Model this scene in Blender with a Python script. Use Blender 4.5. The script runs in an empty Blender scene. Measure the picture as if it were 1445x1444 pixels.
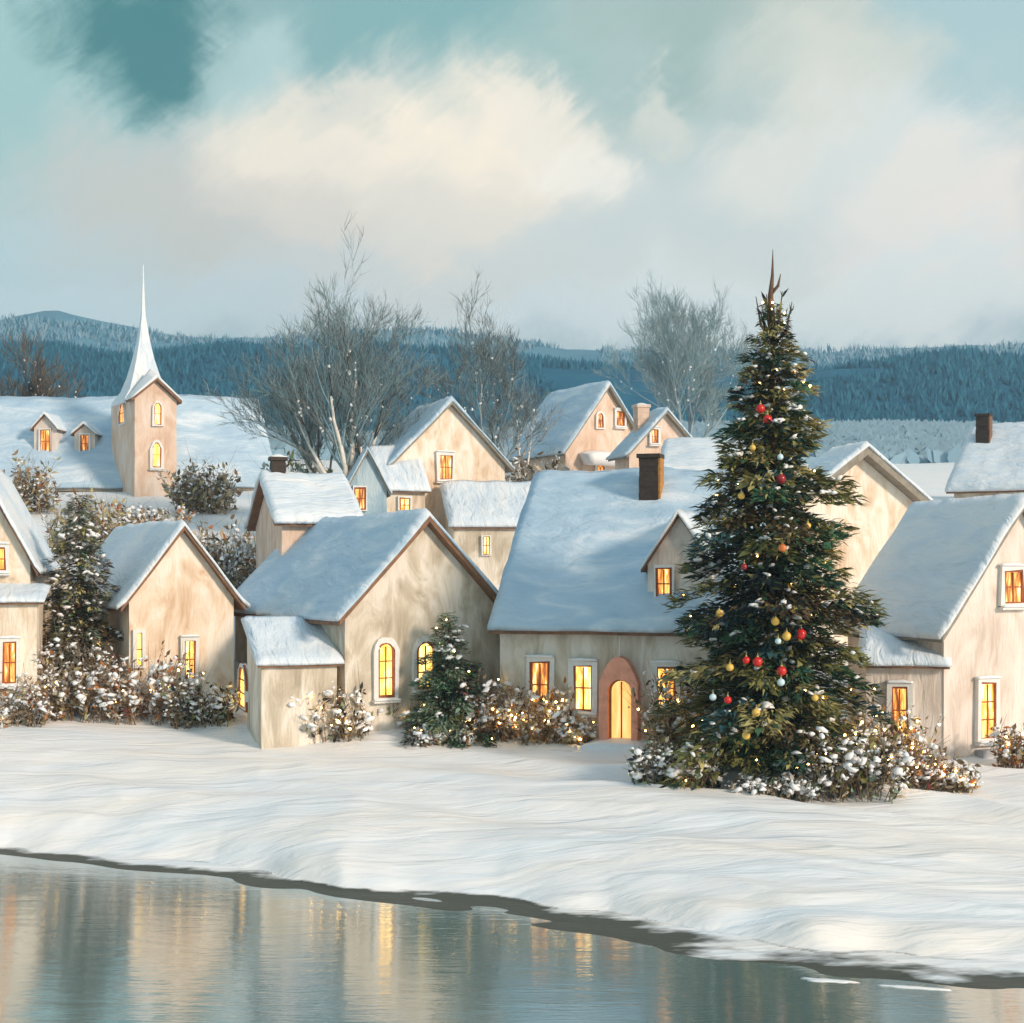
import bpy, bmesh, math, random
from mathutils import Vector, Matrix, noise

# ------------------------------------------------------------------ camera
F, CX, HY, E = 2000.0, 722.5, 800.0, 6.7      # focal length (px), principal column, eye level row, eye height above water
sc = bpy.context.scene
COL = sc.collection
cam_d = bpy.data.cameras.new("camera")
cam = bpy.data.objects.new("camera", cam_d)
COL.objects.link(cam)
cam.location = (0, 0, E)
cam.rotation_euler = (math.pi / 2, 0, 0)
cam_d.sensor_width = 36.0
cam_d.lens = 36.0 * F / 1445.0
cam_d.shift_y = (HY - 722.0) / 1445.0
cam_d.clip_end = 6000
sc.camera = cam

def lin(h):
    h = h.lstrip('#')
    out = []
    for i in (0, 2, 4):
        c = int(h[i:i + 2], 16) / 255.0
        out.append(c / 12.92 if c <= 0.04045 else ((c + 0.055) / 1.055) ** 2.4)
    return tuple(out)

# ------------------------------------------------------------------ sky
SUN_EL, SUN_AZ = 22.0, 50.0        # elevation; azimuth measured from the camera's back towards the right
WSTR = 0.1
world = bpy.data.worlds.new("World")
sc.world = world
world.use_nodes = True
nt = world.node_tree
nt.nodes.clear()
def N(t, **kw):
    n = nt.nodes.new(t)
    for k, v in kw.items():
        setattr(n, k, v)
    return n
def L_(a, b):
    nt.links.new(a, b)
out = N('ShaderNodeOutputWorld')
bg = N('ShaderNodeBackground')
bg.inputs['Strength'].default_value = WSTR
L_(bg.outputs[0], out.inputs[0])
sky = N('ShaderNodeTexSky', sky_type='NISHITA', sun_disc=False)
sky.sun_elevation = math.radians(SUN_EL)
sky.sun_rotation = math.radians(180 - SUN_AZ)
sky.air_density = 1.2
sky.dust_density = 2.0
sky.ozone_density = 2.0
tc = N('ShaderNodeTexCoord')
def noise_vec(scale, amp, src, detail=4.0, rough=0.6, dist=0.0):
    n = N('ShaderNodeTexNoise')
    n.inputs['Scale'].default_value = scale
    n.inputs['Detail'].default_value = detail
    n.inputs['Roughness'].default_value = rough
    n.inputs['Distortion'].default_value = dist
    L_(src, n.inputs['Vector'])
    s = N('ShaderNodeVectorMath', operation='SUBTRACT')
    L_(n.outputs['Color'], s.inputs[0])
    s.inputs[1].default_value = (.5, .5, .5)
    m = N('ShaderNodeVectorMath', operation='SCALE')
    L_(s.outputs[0], m.inputs[0])
    m.inputs['Scale'].default_value = amp
    return m.outputs[0], n.outputs['Fac']
D0 = tc.outputs['Generated']
va, fa = noise_vec(5.0, 0.17, D0, 3.0)
vb, fb = noise_vec(20.0, 0.060, D0, 7.0, .68, .8)
# fine feathering drawn out along a slanted direction, like the drag of wind in the cloud
mp = N('ShaderNodeMapping')
mp0 = N('ShaderNodeMapping'); mp0.inputs['Rotation'].default_value = (0, math.radians(38), 0); L_(D0, mp0.inputs['Vector'])
mp.inputs['Scale'].default_value = (1.0, 1.0, 7.0)
L_(mp0.outputs[0], mp.inputs['Vector'])
vc, fc = noise_vec(24.0, 0.026, mp.outputs[0], 3.0)
a1 = N('ShaderNodeVectorMath', operation='ADD'); L_(D0, a1.inputs[0]); L_(va, a1.inputs[1])
a2 = N('ShaderNodeVectorMath', operation='ADD'); L_(a1.outputs[0], a2.inputs[0]); L_(vb, a2.inputs[1])
a3 = N('ShaderNodeVectorMath', operation='ADD'); L_(a2.outputs[0], a3.inputs[0]); L_(vc, a3.inputs[1])
DD = a3.outputs[0]
sep = N('ShaderNodeSeparateXYZ'); L_(DD, sep.inputs[0])
ramp = N('ShaderNodeValToRGB')
L_(sep.outputs['Z'], ramp.inputs['Fac'])
els = ramp.color_ramp.elements
K = 1.0 / WSTR
def skycol(h, g=1.0):
    return tuple(c * g for c in lin(h)) + (1.0,)
stops = [(0.0, '#a3b6be'), (0.14, '#abbcc0'), (0.22, '#abbcbc'), (0.30, '#9cb5b3'), (0.40, '#86a8a6'), (0.7, '#9aaeb6'), (1.0, '#a3b4c0')]
els[0].position = 0.0; els[0].color = skycol(stops[0][1])
els[1].position = 1.0; els[1].color = skycol(stops[-1][1])
for p, h in stops[1:-1]:
    e = els.new(p); e.color = skycol(h)
gain = N('ShaderNodeVectorMath', operation='SCALE')
L_(ramp.outputs['Color'], gain.inputs[0]); gain.inputs['Scale'].default_value = K
mx = N('ShaderNodeMix', data_type='RGBA'); mx.inputs['Factor'].default_value = 0.9
L_(sky.outputs[0], mx.inputs['A']); L_(gain.outputs[0], mx.inputs['B'])
cur = mx.outputs['Result']
# clouds: soft banks at fixed bearings and heights, their edges frayed by the noise above
BLOBS = [  # px, py, half-width, half-height, colour, opacity
    (40, 190, 330, 300, '#8cb0ae', .75), (190, 60, 150, 150, '#2f6b6e', .97), (600, 10, 330, 130, '#71999a', .95),
    (1390, 90, 200, 220, '#98b2b6', .8), (1000, 60, 330, 170, '#98aca8', .9), (1160, 50, 150, 110, '#b6b9b0', .75), (1000,30,170,70,'#869d98',.6),
    (330, 90, 110, 100, '#a3bbba', .7), (700, 90, 150, 90, '#8ea9a6', .6),
    (560, 350, 640, 200, '#b9bcba', .8), (250, 330, 260, 140, '#b1b2ac', .9), (980, 330, 560, 220, '#b8c0be', .85),
    (620, 170, 240, 120, '#bcc0b8', .8), (450, 225, 190, 130, '#dad0c0', .9), (690, 235, 200, 140, '#e2d6c3', .95), (800, 235, 110, 60, '#dcd7cc', .8),
    (600, 300, 240, 80, '#c9c4ba', .7), (420, 300, 130, 60, '#bdb9b1', .6),
    (1110, 230, 150, 90, '#cbcac2', .8), (1180, 150, 130, 90, '#bfc0b6', .75), (1330, 360, 210, 150, '#d6cec6', .9), (1250, 270, 160, 100, '#c2c8c5', .8),
    (1040, 400, 200, 90, '#c0c4c0', .7), (40, 400, 260, 130, '#a6bcc2', .7),
    (700, 470, 1600, 70, '#b0bfc3', .5), (150, 455, 260, 50, '#aebfc4', .6), (1180, 430, 460, 70, '#c6ccca', .85), (820, 450, 420, 45, '#bcc6c8', .7), (640, 395, 300, 60, '#bdc0bd', .7), (520, 150, 90, 60, '#c6c4b9', .8), (740, 180, 110, 60, '#d6cfc2', .8), (930, 140, 90, 60, '#c3c3b8', .7), (1300, 300, 90, 70, '#cfcbc3', .8),
]
for px, py, rx, ry, h, al in BLOBS:
    d = Vector(((px - CX) / F, 1.0, (HY - py) / F)).normalized()
    s = N('ShaderNodeVectorMath', operation='SUBTRACT'); L_(DD, s.inputs[0]); s.inputs[1].default_value = d
    m = N('ShaderNodeVectorMath', operation='MULTIPLY'); L_(s.outputs[0], m.inputs[0])
    m.inputs[1].default_value = (F / rx, 2.0, F / ry)
    ln = N('ShaderNodeVectorMath', operation='LENGTH'); L_(m.outputs[0], ln.inputs[0])
    mr = N('ShaderNodeMapRange', interpolation_type='SMOOTHSTEP')
    mr.inputs['From Min'].default_value = 1.02; mr.inputs['From Max'].default_value = 0.32
    mr.inputs['To Min'].default_value = 0.0; mr.inputs['To Max'].default_value = al
    L_(ln.outputs['Value'], mr.inputs['Value'])
    x = N('ShaderNodeMix', data_type='RGBA')
    L_(mr.outputs['Result'], x.inputs['Factor']); L_(cur, x.inputs['A'])
    x.inputs['B'].default_value = tuple(c * K * 1.14 for c in lin(h)) + (1,)
    cur = x.outputs['Result']
L_(cur, bg.inputs['Color'])

# ------------------------------------------------------------------ sun, view
sun_d = bpy.data.lights.new("sun", 'SUN')
sun_d.energy = 2.7
sun_d.angle = math.radians(8.0)
sun_d.color = (1.0, 0.81, 0.64)
sun = bpy.data.objects.new("sun", sun_d)
COL.objects.link(sun)
_el, _az = math.radians(SUN_EL), math.radians(SUN_AZ)
to_sun = Vector((math.sin(_az) * math.cos(_el), -math.cos(_az) * math.cos(_el), math.sin(_el)))
sun.rotation_euler = to_sun.to_track_quat('Z', 'Y').to_euler()
sun.location = (20, -20, 40)
vs = sc.view_settings
vs.view_transform = 'Standard'; vs.look = 'None'; vs.exposure = 0.44; vs.gamma = 1.0
sc.render.engine = 'CYCLES'
sc.cycles.use_denoising = True
sc.cycles.max_bounces = 6
sc.cycles.diffuse_bounces = 3
sc.cycles.glossy_bounces = 3
sc.cycles.volume_bounces = 0
sc.cycles.sample_clamp_indirect = 4.0

# ------------------------------------------------------------------ helpers
def tag(o, label, cat, group=None):
    o['label'] = label; o['category'] = cat
    if group: o['group'] = group
    return o
def kind(o, k):
    o['kind'] = k; return o
def empty(name, loc, label, cat, group=None):
    o = bpy.data.objects.new(name, None)
    o.empty_display_size = .3
    COL.objects.link(o); o.location = loc
    return tag(o, label, cat, group)

_ico = bmesh.new(); bmesh.ops.create_icosphere(_ico, subdivisions=1, radius=1.0)
ICO_V = [v.co.copy() for v in _ico.verts]; ICO_F = [[v.index for v in f.verts] for f in _ico.faces]; _ico.free()
_ico = bmesh.new(); bmesh.ops.create_icosphere(_ico, subdivisions=3, radius=1.0)
ICO3_V = [v.co.copy() for v in _ico.verts]; ICO3_F = [[v.index for v in f.verts] for f in _ico.faces]; _ico.free()

class MB:
    """collects the faces of ONE mesh object"""
    def __init__(s): s.v = []; s.f = []; s.m = []
    def face(s, idx, mi=0): s.f.append(idx); s.m.append(mi)
    def box(s, lo, hi, mp=None, mi=0):
        b = len(s.v)
        for z in (lo[2], hi[2]):
            for x, y in ((lo[0], lo[1]), (hi[0], lo[1]), (hi[0], hi[1]), (lo[0], hi[1])):
                s.v.append(mp(x, y, z) if mp else Vector((x, y, z)))
        for q in ((0, 3, 2, 1), (4, 5, 6, 7), (0, 1, 5, 4), (1, 2, 6, 5), (2, 3, 7, 6), (3, 0, 4, 7)):
            s.face([b + i for i in q], mi)
    def grid(s, nu, nv, fn, mi=0, flip=False):
        b = len(s.v)
        for i in range(nu + 1):
            for j in range(nv + 1):
                s.v.append(fn(i / nu, j / nv))
        for i in range(nu):
            for j in range(nv):
                q = [b + i * (nv + 1) + j, b + (i + 1) * (nv + 1) + j, b + (i + 1) * (nv + 1) + j + 1, b + i * (nv + 1) + j + 1]
                s.face(q[::-1] if flip else q, mi)
    def slab(s, nu, nv, top, bot, mi=0):
        """closed slab between two grids of points"""
        b = len(s.v); n1 = nv + 1; M = (nu + 1) * n1
        for fn in (top, bot):
            for i in range(nu + 1):
                for j in range(n1):
                    s.v.append(fn(i / nu, j / nv))
        T = lambda i, j: b + i * n1 + j
        B = lambda i, j: b + M + i * n1 + j
        for i in range(nu):
            for j in range(nv):
                s.face([T(i, j), T(i + 1, j), T(i + 1, j + 1), T(i, j + 1)], mi)
                s.face([B(i, j), B(i, j + 1), B(i + 1, j + 1), B(i + 1, j)], mi)
        for i in range(nu):
            s.face([T(i, 0), B(i, 0), B(i + 1, 0), T(i + 1, 0)], mi)
            s.face([T(i, nv), T(i + 1, nv), B(i + 1, nv), B(i, nv)], mi)
        for j in range(nv):
            s.face([T(0, j), T(0, j + 1), B(0, j + 1), B(0, j)], mi)
            s.face([T(nu, j), B(nu, j), B(nu, j + 1), T(nu, j + 1)], mi)
    def poly(s, pts, n0, n1, mp, mi=0):
        """outline (u, z) thickened from n0 to n1"""
        b = len(s.v); k = len(pts)
        for n in (n0, n1):
            for u, z in pts: s.v.append(mp(u, n, z))
        s.face([b + i for i in range(k)], mi); s.face([b + k + i for i in range(k)][::-1], mi)
        for i in range(k):
            j = (i + 1) % k
            s.face([b + i, b + j, b + k + j, b + k + i], mi)
    def ring(s, outer, inner, n0, n1, mp, mi=0):
        b = len(s.v); k = len(outer)
        for n in (n0, n1):
            for pts in (outer, inner):
                for u, z in pts: s.v.append(mp(u, n, z))
        for i in range(k):
            j = (i + 1) % k
            s.face([b + i, b + j, b + k + j, b + k + i], mi)
            s.face([b + 2 * k + i, b + 3 * k + i, b + 3 * k + j, b + 2 * k + j], mi)
            s.face([b + i, b + 2 * k + i, b + 2 * k + j, b + j], mi)
            s.face([b + k + i, b + k + j, b + 3 * k + j, b + 3 * k + i], mi)
    def tube(s, pts, radii, sides=5, mi=0):
        b = len(s.v); n = len(pts)
        for i, p in enumerate(pts):
            t = (pts[min(i + 1, n - 1)] - pts[max(i - 1, 0)])
            t = t.normalized() if t.length > 1e-9 else Vector((0, 0, 1))
            a = t.cross(Vector((0.31, 0.95, 0.05)))
            a = a.normalized() if a.length > 1e-4 else t.orthogonal().normalized()
            c = t.cross(a)
            for k in range(sides):
                th = 2 * math.pi * k / sides
                s.v.append(p + (a * math.cos(th) + c * math.sin(th)) * radii[i])
        for i in range(n - 1):
            for k in range(sides):
                k2 = (k + 1) % sides
                s.face([b + i * sides + k, b + i * sides + k2, b + (i + 1) * sides + k2, b + (i + 1) * sides + k], mi)
        s.face([b + k for k in range(sides)][::-1], mi)
        s.face([b + (n - 1) * sides + k for k in range(sides)], mi)
    def stroke(s, p, d, side, ln, w, mi=0, curl=0.15):
        """one leaf-shaped sliver, slightly curved"""
        b = len(s.v)
        nrm = d.cross(side)
        m = p + d * (ln * .5) + nrm * (curl * ln)
        e = p + d * ln
        s.v += [p, p + d * (ln * .22) - side * (w * .42) + nrm * (curl * ln * .6), p + d * (ln * .22) + side * (w * .42) + nrm * (curl * ln * .6),
                m - side * (w * .5), m + side * (w * .5), e]
        s.face([b, b + 1, b + 2], mi); s.face([b + 1, b + 3, b + 4, b + 2], mi); s.face([b + 3, b + 5, b + 4], mi)
    def blob(s, p, r, rng, sq=(1, 1, .6), mi=0, fine=False):
        b = len(s.v)
        V, Fc = (ICO3_V, ICO3_F) if fine else (ICO_V, ICO_F)
        rot = Matrix.Rotation(rng.uniform(0, 6.28), 3, 'Z')
        if not fine: rot = Matrix.Rotation(rng.uniform(-.7, .7), 3, 'X') @ Matrix.Rotation(rng.uniform(-.6, .6), 3, 'Y') @ rot
        for v in V:
            k = r * (rng.uniform(.6, 1.3) if not fine else 1)
            s.v.append(p + rot @ Vector((v.x * sq[0] * k, v.y * sq[1] * k, v.z * sq[2] * k)))
        for f in Fc: s.face([b + i for i in f], mi)
    def build(s, name, mats, parent=None, loc=(0, 0, 0), rz=0.0, smooth=False, fix=True, merge=0.0):
        me = bpy.data.meshes.new(name)
        me.from_pydata(s.v, [], s.f)
        if not isinstance(mats, (list, tuple)): mats = [mats]
        for m in mats: me.materials.append(m)
        me.polygons.foreach_set('material_index', s.m)
        if smooth: me.polygons.foreach_set('use_smooth', [True] * len(s.f))
        if fix or merge:
            bm = bmesh.new(); bm.from_mesh(me)
            if merge: bmesh.ops.remove_doubles(bm, verts=bm.verts, dist=merge)
            bmesh.ops.recalc_face_normals(bm, faces=bm.faces)
            bm.to_mesh(me); bm.free()
        me.update()
        o = bpy.data.objects.new(name, me)
        COL.objects.link(o)
        if parent is not None: o.parent = parent
        o.location = loc; o.rotation_euler = (0, 0, rz)
        return o

def ns(x, y, z=0.0): return noise.noise(Vector((x, y, z)))
def lerp(a, b, t): return a + (b - a) * t
def sst(t): t = max(0, min(1, t)); return t * t * (3 - 2 * t)
def interp(tab, x):
    if x <= tab[0][0]: return tab[0][1]
    for (x0, y0), (x1, y1) in zip(tab, tab[1:]):
        if x <= x1: return lerp(y0, y1, (x - x0) / (x1 - x0))
    return tab[-1][1]

# ------------------------------------------------------------------ materials
def mat(name):
    m = bpy.data.materials.new(name); m.use_nodes = True
    t = m.node_tree
    return m, t, t.nodes['Principled BSDF']
def tnoise(t, scale, stretch=(1, 1, 1), rot=(0, 0, 0), detail=4, rough=.6, dist=0.0, coord='Object'):
    c = t.nodes.new('ShaderNodeTexCoord'); mp = t.nodes.new('ShaderNodeMapping')
    mp.inputs['Scale'].default_value = stretch; mp.inputs['Rotation'].default_value = rot
    t.links.new(c.outputs[coord], mp.inputs['Vector'])
    n = t.nodes.new('ShaderNodeTexNoise')
    n.inputs['Scale'].default_value = scale; n.inputs['Detail'].default_value = detail
    n.inputs['Roughness'].default_value = rough; n.inputs['Distortion'].default_value = dist
    t.links.new(mp.outputs[0], n.inputs['Vector'])
    return n.outputs['Fac']
def tramp(t, fac, stops):
    r = t.nodes.new('ShaderNodeValToRGB'); t.links.new(fac, r.inputs['Fac'])
    e = r.color_ramp.elements
    e[0].position, e[0].color = stops[0][0], tuple(stops[0][1]) + (1,)
    e[1].position, e[1].color = stops[-1][0], tuple(stops[-1][1]) + (1,)
    for p, c in stops[1:-1]:
        k = e.new(p); k.color = tuple(c) + (1,)
    return r.outputs['Color']
def tbump(t, b, facs, strength=.5, dist=.05):
    prev = None
    for f, s in facs:
        n = t.nodes.new('ShaderNodeBump'); n.inputs['Strength'].default_value = s; n.inputs['Distance'].default_value = dist
        t.links.new(f, n.inputs['Height'])
        if prev: t.links.new(prev, n.inputs['Normal'])
        prev = n.outputs['Normal']
    t.links.new(prev, b.inputs['Normal'])
def plain(name, c, rough=.7, var=.25, scale=6, stretch=(1, 1, 1), bump=.3):
    m, t, b = mat(name)
    f = tnoise(t, scale, stretch)
    col = tramp(t, f, [(.25, [x * (1 - var) for x in c]), (.5, c), (.75, [min(1, x * (1 + var)) for x in c])])
    t.links.new(col, b.inputs['Base Color']); b.inputs['Roughness'].default_value = rough
    if bump: tbump(t, b, [(tnoise(t, scale * 3, stretch), bump)], dist=.03)
    return m
def snow_mat(name, cols, rot, stretch=(.5, 3.2, .5), sc_=1.1, bump=.55):
    m, t, b = mat(name)
    f = tnoise(t, sc_, stretch, rot, 5, .6, .6)
    c = tramp(t, f, [(.3, cols[0]), (.5, cols[1]), (.68, cols[2])])
    t.links.new(c, b.inputs['Base Color'])
    b.inputs['Roughness'].default_value = .55
    b.inputs['Specular IOR Level'].default_value = .25
    tbump(t, b, [(tnoise(t, sc_ * 1.6, stretch, rot, 3, .5, 1.2), bump), (tnoise(t, sc_ * 4.5, stretch, rot, 3, .55, 1.5), bump * .3), (tnoise(t, 25, (1, 1, 1)), .06)], dist=.12)
    return m
M = {}
SH = math.atan2(-9.4, 20.5)
M['snow'] = snow_mat('snow', [(.80, .85, .90), (.87, .86, .86), (.91, .86, .81)], (0, 0, -SH), (.35, 1.7, 1), .45, .9)
# dark olive low on the bank, painted for lip shade and dark reflections
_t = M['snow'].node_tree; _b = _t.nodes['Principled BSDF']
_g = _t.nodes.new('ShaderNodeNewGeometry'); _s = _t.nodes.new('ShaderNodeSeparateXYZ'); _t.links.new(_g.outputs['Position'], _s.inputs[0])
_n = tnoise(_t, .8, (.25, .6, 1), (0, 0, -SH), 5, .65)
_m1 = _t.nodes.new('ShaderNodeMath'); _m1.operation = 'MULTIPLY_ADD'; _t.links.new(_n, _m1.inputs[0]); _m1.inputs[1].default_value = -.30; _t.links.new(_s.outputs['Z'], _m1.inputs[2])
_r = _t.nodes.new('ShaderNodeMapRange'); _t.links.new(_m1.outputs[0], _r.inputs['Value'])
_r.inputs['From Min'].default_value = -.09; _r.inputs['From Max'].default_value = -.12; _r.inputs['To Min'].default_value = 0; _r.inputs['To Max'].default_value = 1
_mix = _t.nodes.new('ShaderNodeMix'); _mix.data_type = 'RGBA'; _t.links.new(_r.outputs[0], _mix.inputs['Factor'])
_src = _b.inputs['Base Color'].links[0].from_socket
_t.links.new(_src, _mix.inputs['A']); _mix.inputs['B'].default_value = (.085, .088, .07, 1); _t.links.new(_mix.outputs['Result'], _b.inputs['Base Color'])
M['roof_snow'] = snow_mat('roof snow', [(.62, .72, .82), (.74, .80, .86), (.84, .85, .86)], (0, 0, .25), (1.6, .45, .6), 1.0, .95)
M['roof_snow_blue'] = snow_mat('shade blue roof snow', [(.40, .55, .69), (.50, .64, .76), (.74, .80, .86)], (0, 0, .2), (1.6, .4, .5), 1.0, .95)  # shadow blue of the sunless roof slopes put into the snow colour
M['clump'] = plain('snow clump', (.86, .86, .87), .6, .06, 8, bump=.2)
def wall_mat(name, a, b_, c):
    m, t, b = mat(name)
    f = tnoise(t, .9, (1.5, 1.5, .6), (0, 0, 0), 5, .6, .9)
    t.links.new(tramp(t, f, [(.34, a), (.47, b_), (.60, c)]), b.inputs['Base Color'])
    b.inputs['Roughness'].default_value = .8
    tbump(t, b, [(tnoise(t, 3.2, (2.5, 2.5, .4), (0, 0, 0), 3, .5, .8), .5), (tnoise(t, 22, (1, 1, .8), (0, 0, .3)), .12)], dist=.07)
    return m
M['cream'] = wall_mat('cream plaster', lin('#c4ad94'), lin('#e2d0ba'), lin('#f0e6d6'))
M['peach'] = wall_mat('peach plaster', lin('#d2b294'), lin('#e8d2ba'), lin('#f3e8da'))
M['beige'] = wall_mat('grey beige plaster', lin('#ad9f8c'), lin('#cbbfac'), lin('#e6ddd0'))
M['white'] = wall_mat('white plaster', lin('#cbb9aa'), lin('#dfd0c4'), lin('#e8ddd4'))
M['pink'] = wall_mat('pale pink plaster', lin('#cfae98'), lin('#dfc2ac'), lin('#e6d3c5'))
M['bluewall'] = wall_mat('blue grey boards', lin('#7f9db0'), lin('#95b2c2'), lin('#b4c6cf'))
M['wood'] = plain('brown eave boards', lin('#7d5a40'), .7, .4, 5, (1, 1, .4))
M['greywood'] = plain('grey eave boards', lin('#8d8578'), .7, .3, 5)
M['surround'] = plain('white window surround', (.78, .76, .72), .6, .1, 8)
M['casement'] = plain('orange brown casement', lin('#9a4a1e'), .5, .4, 8)
M['reddoor'] = plain('red brown door paint', lin('#a04d28'), .5, .35, 6, (2, 2, .5))
M['portal'] = plain('pink portal plaster', lin("#f0a488"), .7, .2, 5)
M['brick'] = plain('dark brick', lin('#3a2f28'), .8, .5, 9)
M['ochre'] = plain('ochre brick', lin('#b07a3a'), .8, .4, 9)
M['stone'] = plain('grey step stone', lin('#a7a8ac'), .8, .2, 6)
def glow_mat(name, stops, strength, sc_=3.0, stretch=(3, 3, .5)):
    m, t, b = mat(name)
    f = tnoise(t, sc_, stretch, (0, 0, 0), 3, .5, .4)
    c = tramp(t, f, stops)
    b.inputs['Base Color'].default_value = (.05, .03, .02, 1); b.inputs['Roughness'].default_value = .25
    t.links.new(c, b.inputs['Emission Color']); b.inputs['Emission Strength'].default_value = strength
    return m
M['glow'] = glow_mat('lit window glass', [(.3, (.35, .09, .015)), (.46, (.9, .36, .06)), (.58, (1, .62, .16)), (.68, (1, .88, .52))], 1.9)
M['glow_deep'] = glow_mat('dim lit window glass', [(.36, (.12, .03, .01)), (.5, (.55, .18, .03)), (.62, (.95, .5, .12)), (.7, (1, .85, .5))], 1.5)
M['glow_gold'] = glow_mat('golden lit glass', [(.3, (.75, .36, .04)), (.5, (1, .6, .1)), (.68, (1, .84, .36))], 1.9)
M['glow_door'] = glow_mat('lit door glass', [(.3, (.75, .36, .08)), (.5, (.9, .48, .14)), (.7, (.96, .62, .25))], 1.1, 1.6)
def leaf(name, c, rough=.6):
    m, t, b = mat(name); b.inputs['Base Color'].default_value = tuple(c) + (1,); b.inputs['Roughness'].default_value = rough
    b.inputs['Specular IOR Level'].default_value = .3
    return m
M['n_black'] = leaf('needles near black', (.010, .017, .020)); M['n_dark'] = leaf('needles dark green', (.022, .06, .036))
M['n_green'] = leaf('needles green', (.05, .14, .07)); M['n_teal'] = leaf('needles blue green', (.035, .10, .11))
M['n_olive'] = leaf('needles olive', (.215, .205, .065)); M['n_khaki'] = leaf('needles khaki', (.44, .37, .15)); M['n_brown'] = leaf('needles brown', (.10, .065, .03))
M['n_sage'] = leaf('needles sage', (.20, .28, .19))
M['t_brown'] = leaf('twigs brown', (.26, .18, .11)); M['t_rust'] = leaf('leaves rust', (.40, .15, .05)); M['t_red'] = leaf('leaves wine', (.16, .035, .03)); M['t_tan'] = leaf('twigs tan', (.50, .39, .26))
M['t_grey'] = leaf('twigs grey', (.24, .225, .20)); M['t_dkgrey'] = leaf('twigs dark grey', (.075, .075, .07)); M['t_pale'] = leaf('twigs frosted', (.50, .52, .52)); M['t_frost'] = leaf('frosted blue twigs', (.30, .42, .44))
M['bark'] = plain('brown bark', (.13, .07, .04), .8, .4, 10)
M['bark_pale'] = plain('pale frosted bark', (.84, .77, .70), .8, .25, 3)
M['bark_blue'] = plain('blue grey bark', (.25, .32, .36), .8, .3, 3)
def bulb(name, c, s):
    m, t, b = mat(name); b.inputs['Emission Color'].default_value = tuple(c) + (1,); b.inputs['Emission Strength'].default_value = s
    b.inputs['Base Color'].default_value = tuple(c) + (1,); return m
M['bulb'] = bulb('warm fairy light', (1, .58, .16), 20.0)
def gloss(name, c, r=.25):
    m, t, b = mat(name); b.inputs['Base Color'].default_value = tuple(c) + (1,); b.inputs['Roughness'].default_value = r; return m
M['red'] = gloss('red bauble paint', (.62, .02, .015)); M['darkred'] = gloss('dark red bauble paint', (.30, .015, .02)); M['orange'] = gloss('orange bauble paint', (.80, .22, .05))
M['gold'] = gloss('gold bauble paint', (.80, .50, .10), .3); M['ice'] = gloss('ice blue bauble paint', (.60, .78, .82)); M['cap'] = gloss('bauble cap', (.5, .42, .2), .4)

# ------------------------------------------------------------------ terrain
def shore_pt(px, py):
    d = F * E / (py - HY); return ((px - CX) * d / F, d)
SHORE = [shore_pt(*p) for p in ((-500, 1190), (0, 1203), (300, 1222), (480, 1256), (700, 1268), (860, 1290), (1000, 1320), (1150, 1343), (1300, 1357), (1445, 1368), (1900, 1400))]
SHORE = [(-60, 44.0)] + SHORE + [(60, 9.0)]
PROF = [(18, -.2), (26, .35), (30, .7), (35, 1.25), (40, 1.65), (45, 2.4), (55, 5.0), (65, 7.8), (75, 10.0), (90, 12.5), (120, 15.5), (200, 22.0), (300, 35.0), (450, 50.0), (1200, 70.0)]
def prof(y): return (interp(PROF, y - 1.5) + interp(PROF, y) + interp(PROF, y + 1.5)) / 3
def terr(x, y):
    s = y - interp(SHORE, x)
    if s < 0: return max(-1.2, s * .35)
    return prof(y) * (1 - math.exp(-s / 3.0)) + .16 * (1 - math.exp(-s / .3))
def terr_n(x, y):
    p = x * math.cos(SH) + y * math.sin(SH); q = -x * math.sin(SH) + y * math.cos(SH)
    w = .25 * ns(p * .25, q * .25, 3.0)
    s = y - interp(SHORE, x) + w * 1.6 + .35 * ns(p * .8, q * .8, 9)
    flat = .05 + .075 * ns(p * .12, q * .35, 21) - .045 * abs(s) + .03 * ns(p * .6, q * 2, 22)
    base = max(-1.2, s * .35, flat if s > -3 else -9) if s < 0 else prof(y) * (1 - math.exp(-s / 3.0)) + .16 * (1 - math.exp(-s / .3))
    near = 1 - sst((y - 34) / 10)
    amp = sst(s / 1.0)
    if s >= 0: base = max(base, .05 + .02 * ns(p * .12, q * .35, 21))
    z = .10 * ns(p * .10, q * .55, 1) + .22 * ns(x * .12, y * .12, 5) * (1 - near * .5)
    r = abs(ns(p * .09 + .3 * ns(q * .5, p * .5, 2), q * .52 + .4 * ns(p * .4, q * .3, 4), 7))
    z += near * (.40 * (.35 - r)) + near * .07 * abs(ns(p * .22, q * 1.1, 11))
    if y > 95: z += 2.2 * ns(x * .02, y * .012, 8) * sst((y - 95) / 60)
    return base + z * amp
def ground_at(px, py):
    d = 21.0; k = (px - CX) / F
    while d < 300:
        z = terr(k * d, d)
        if HY - (z - E) * F / d <= py: return Vector((k * d, d, z))
        d += .05
    return Vector((k * d, d, terr(k * d, d)))
def at(px, d):
    x = (px - CX) * d / F
    return Vector((x, d, terr(x, d)))
def zof(py, d): return E + (HY - py) * d / F

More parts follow.
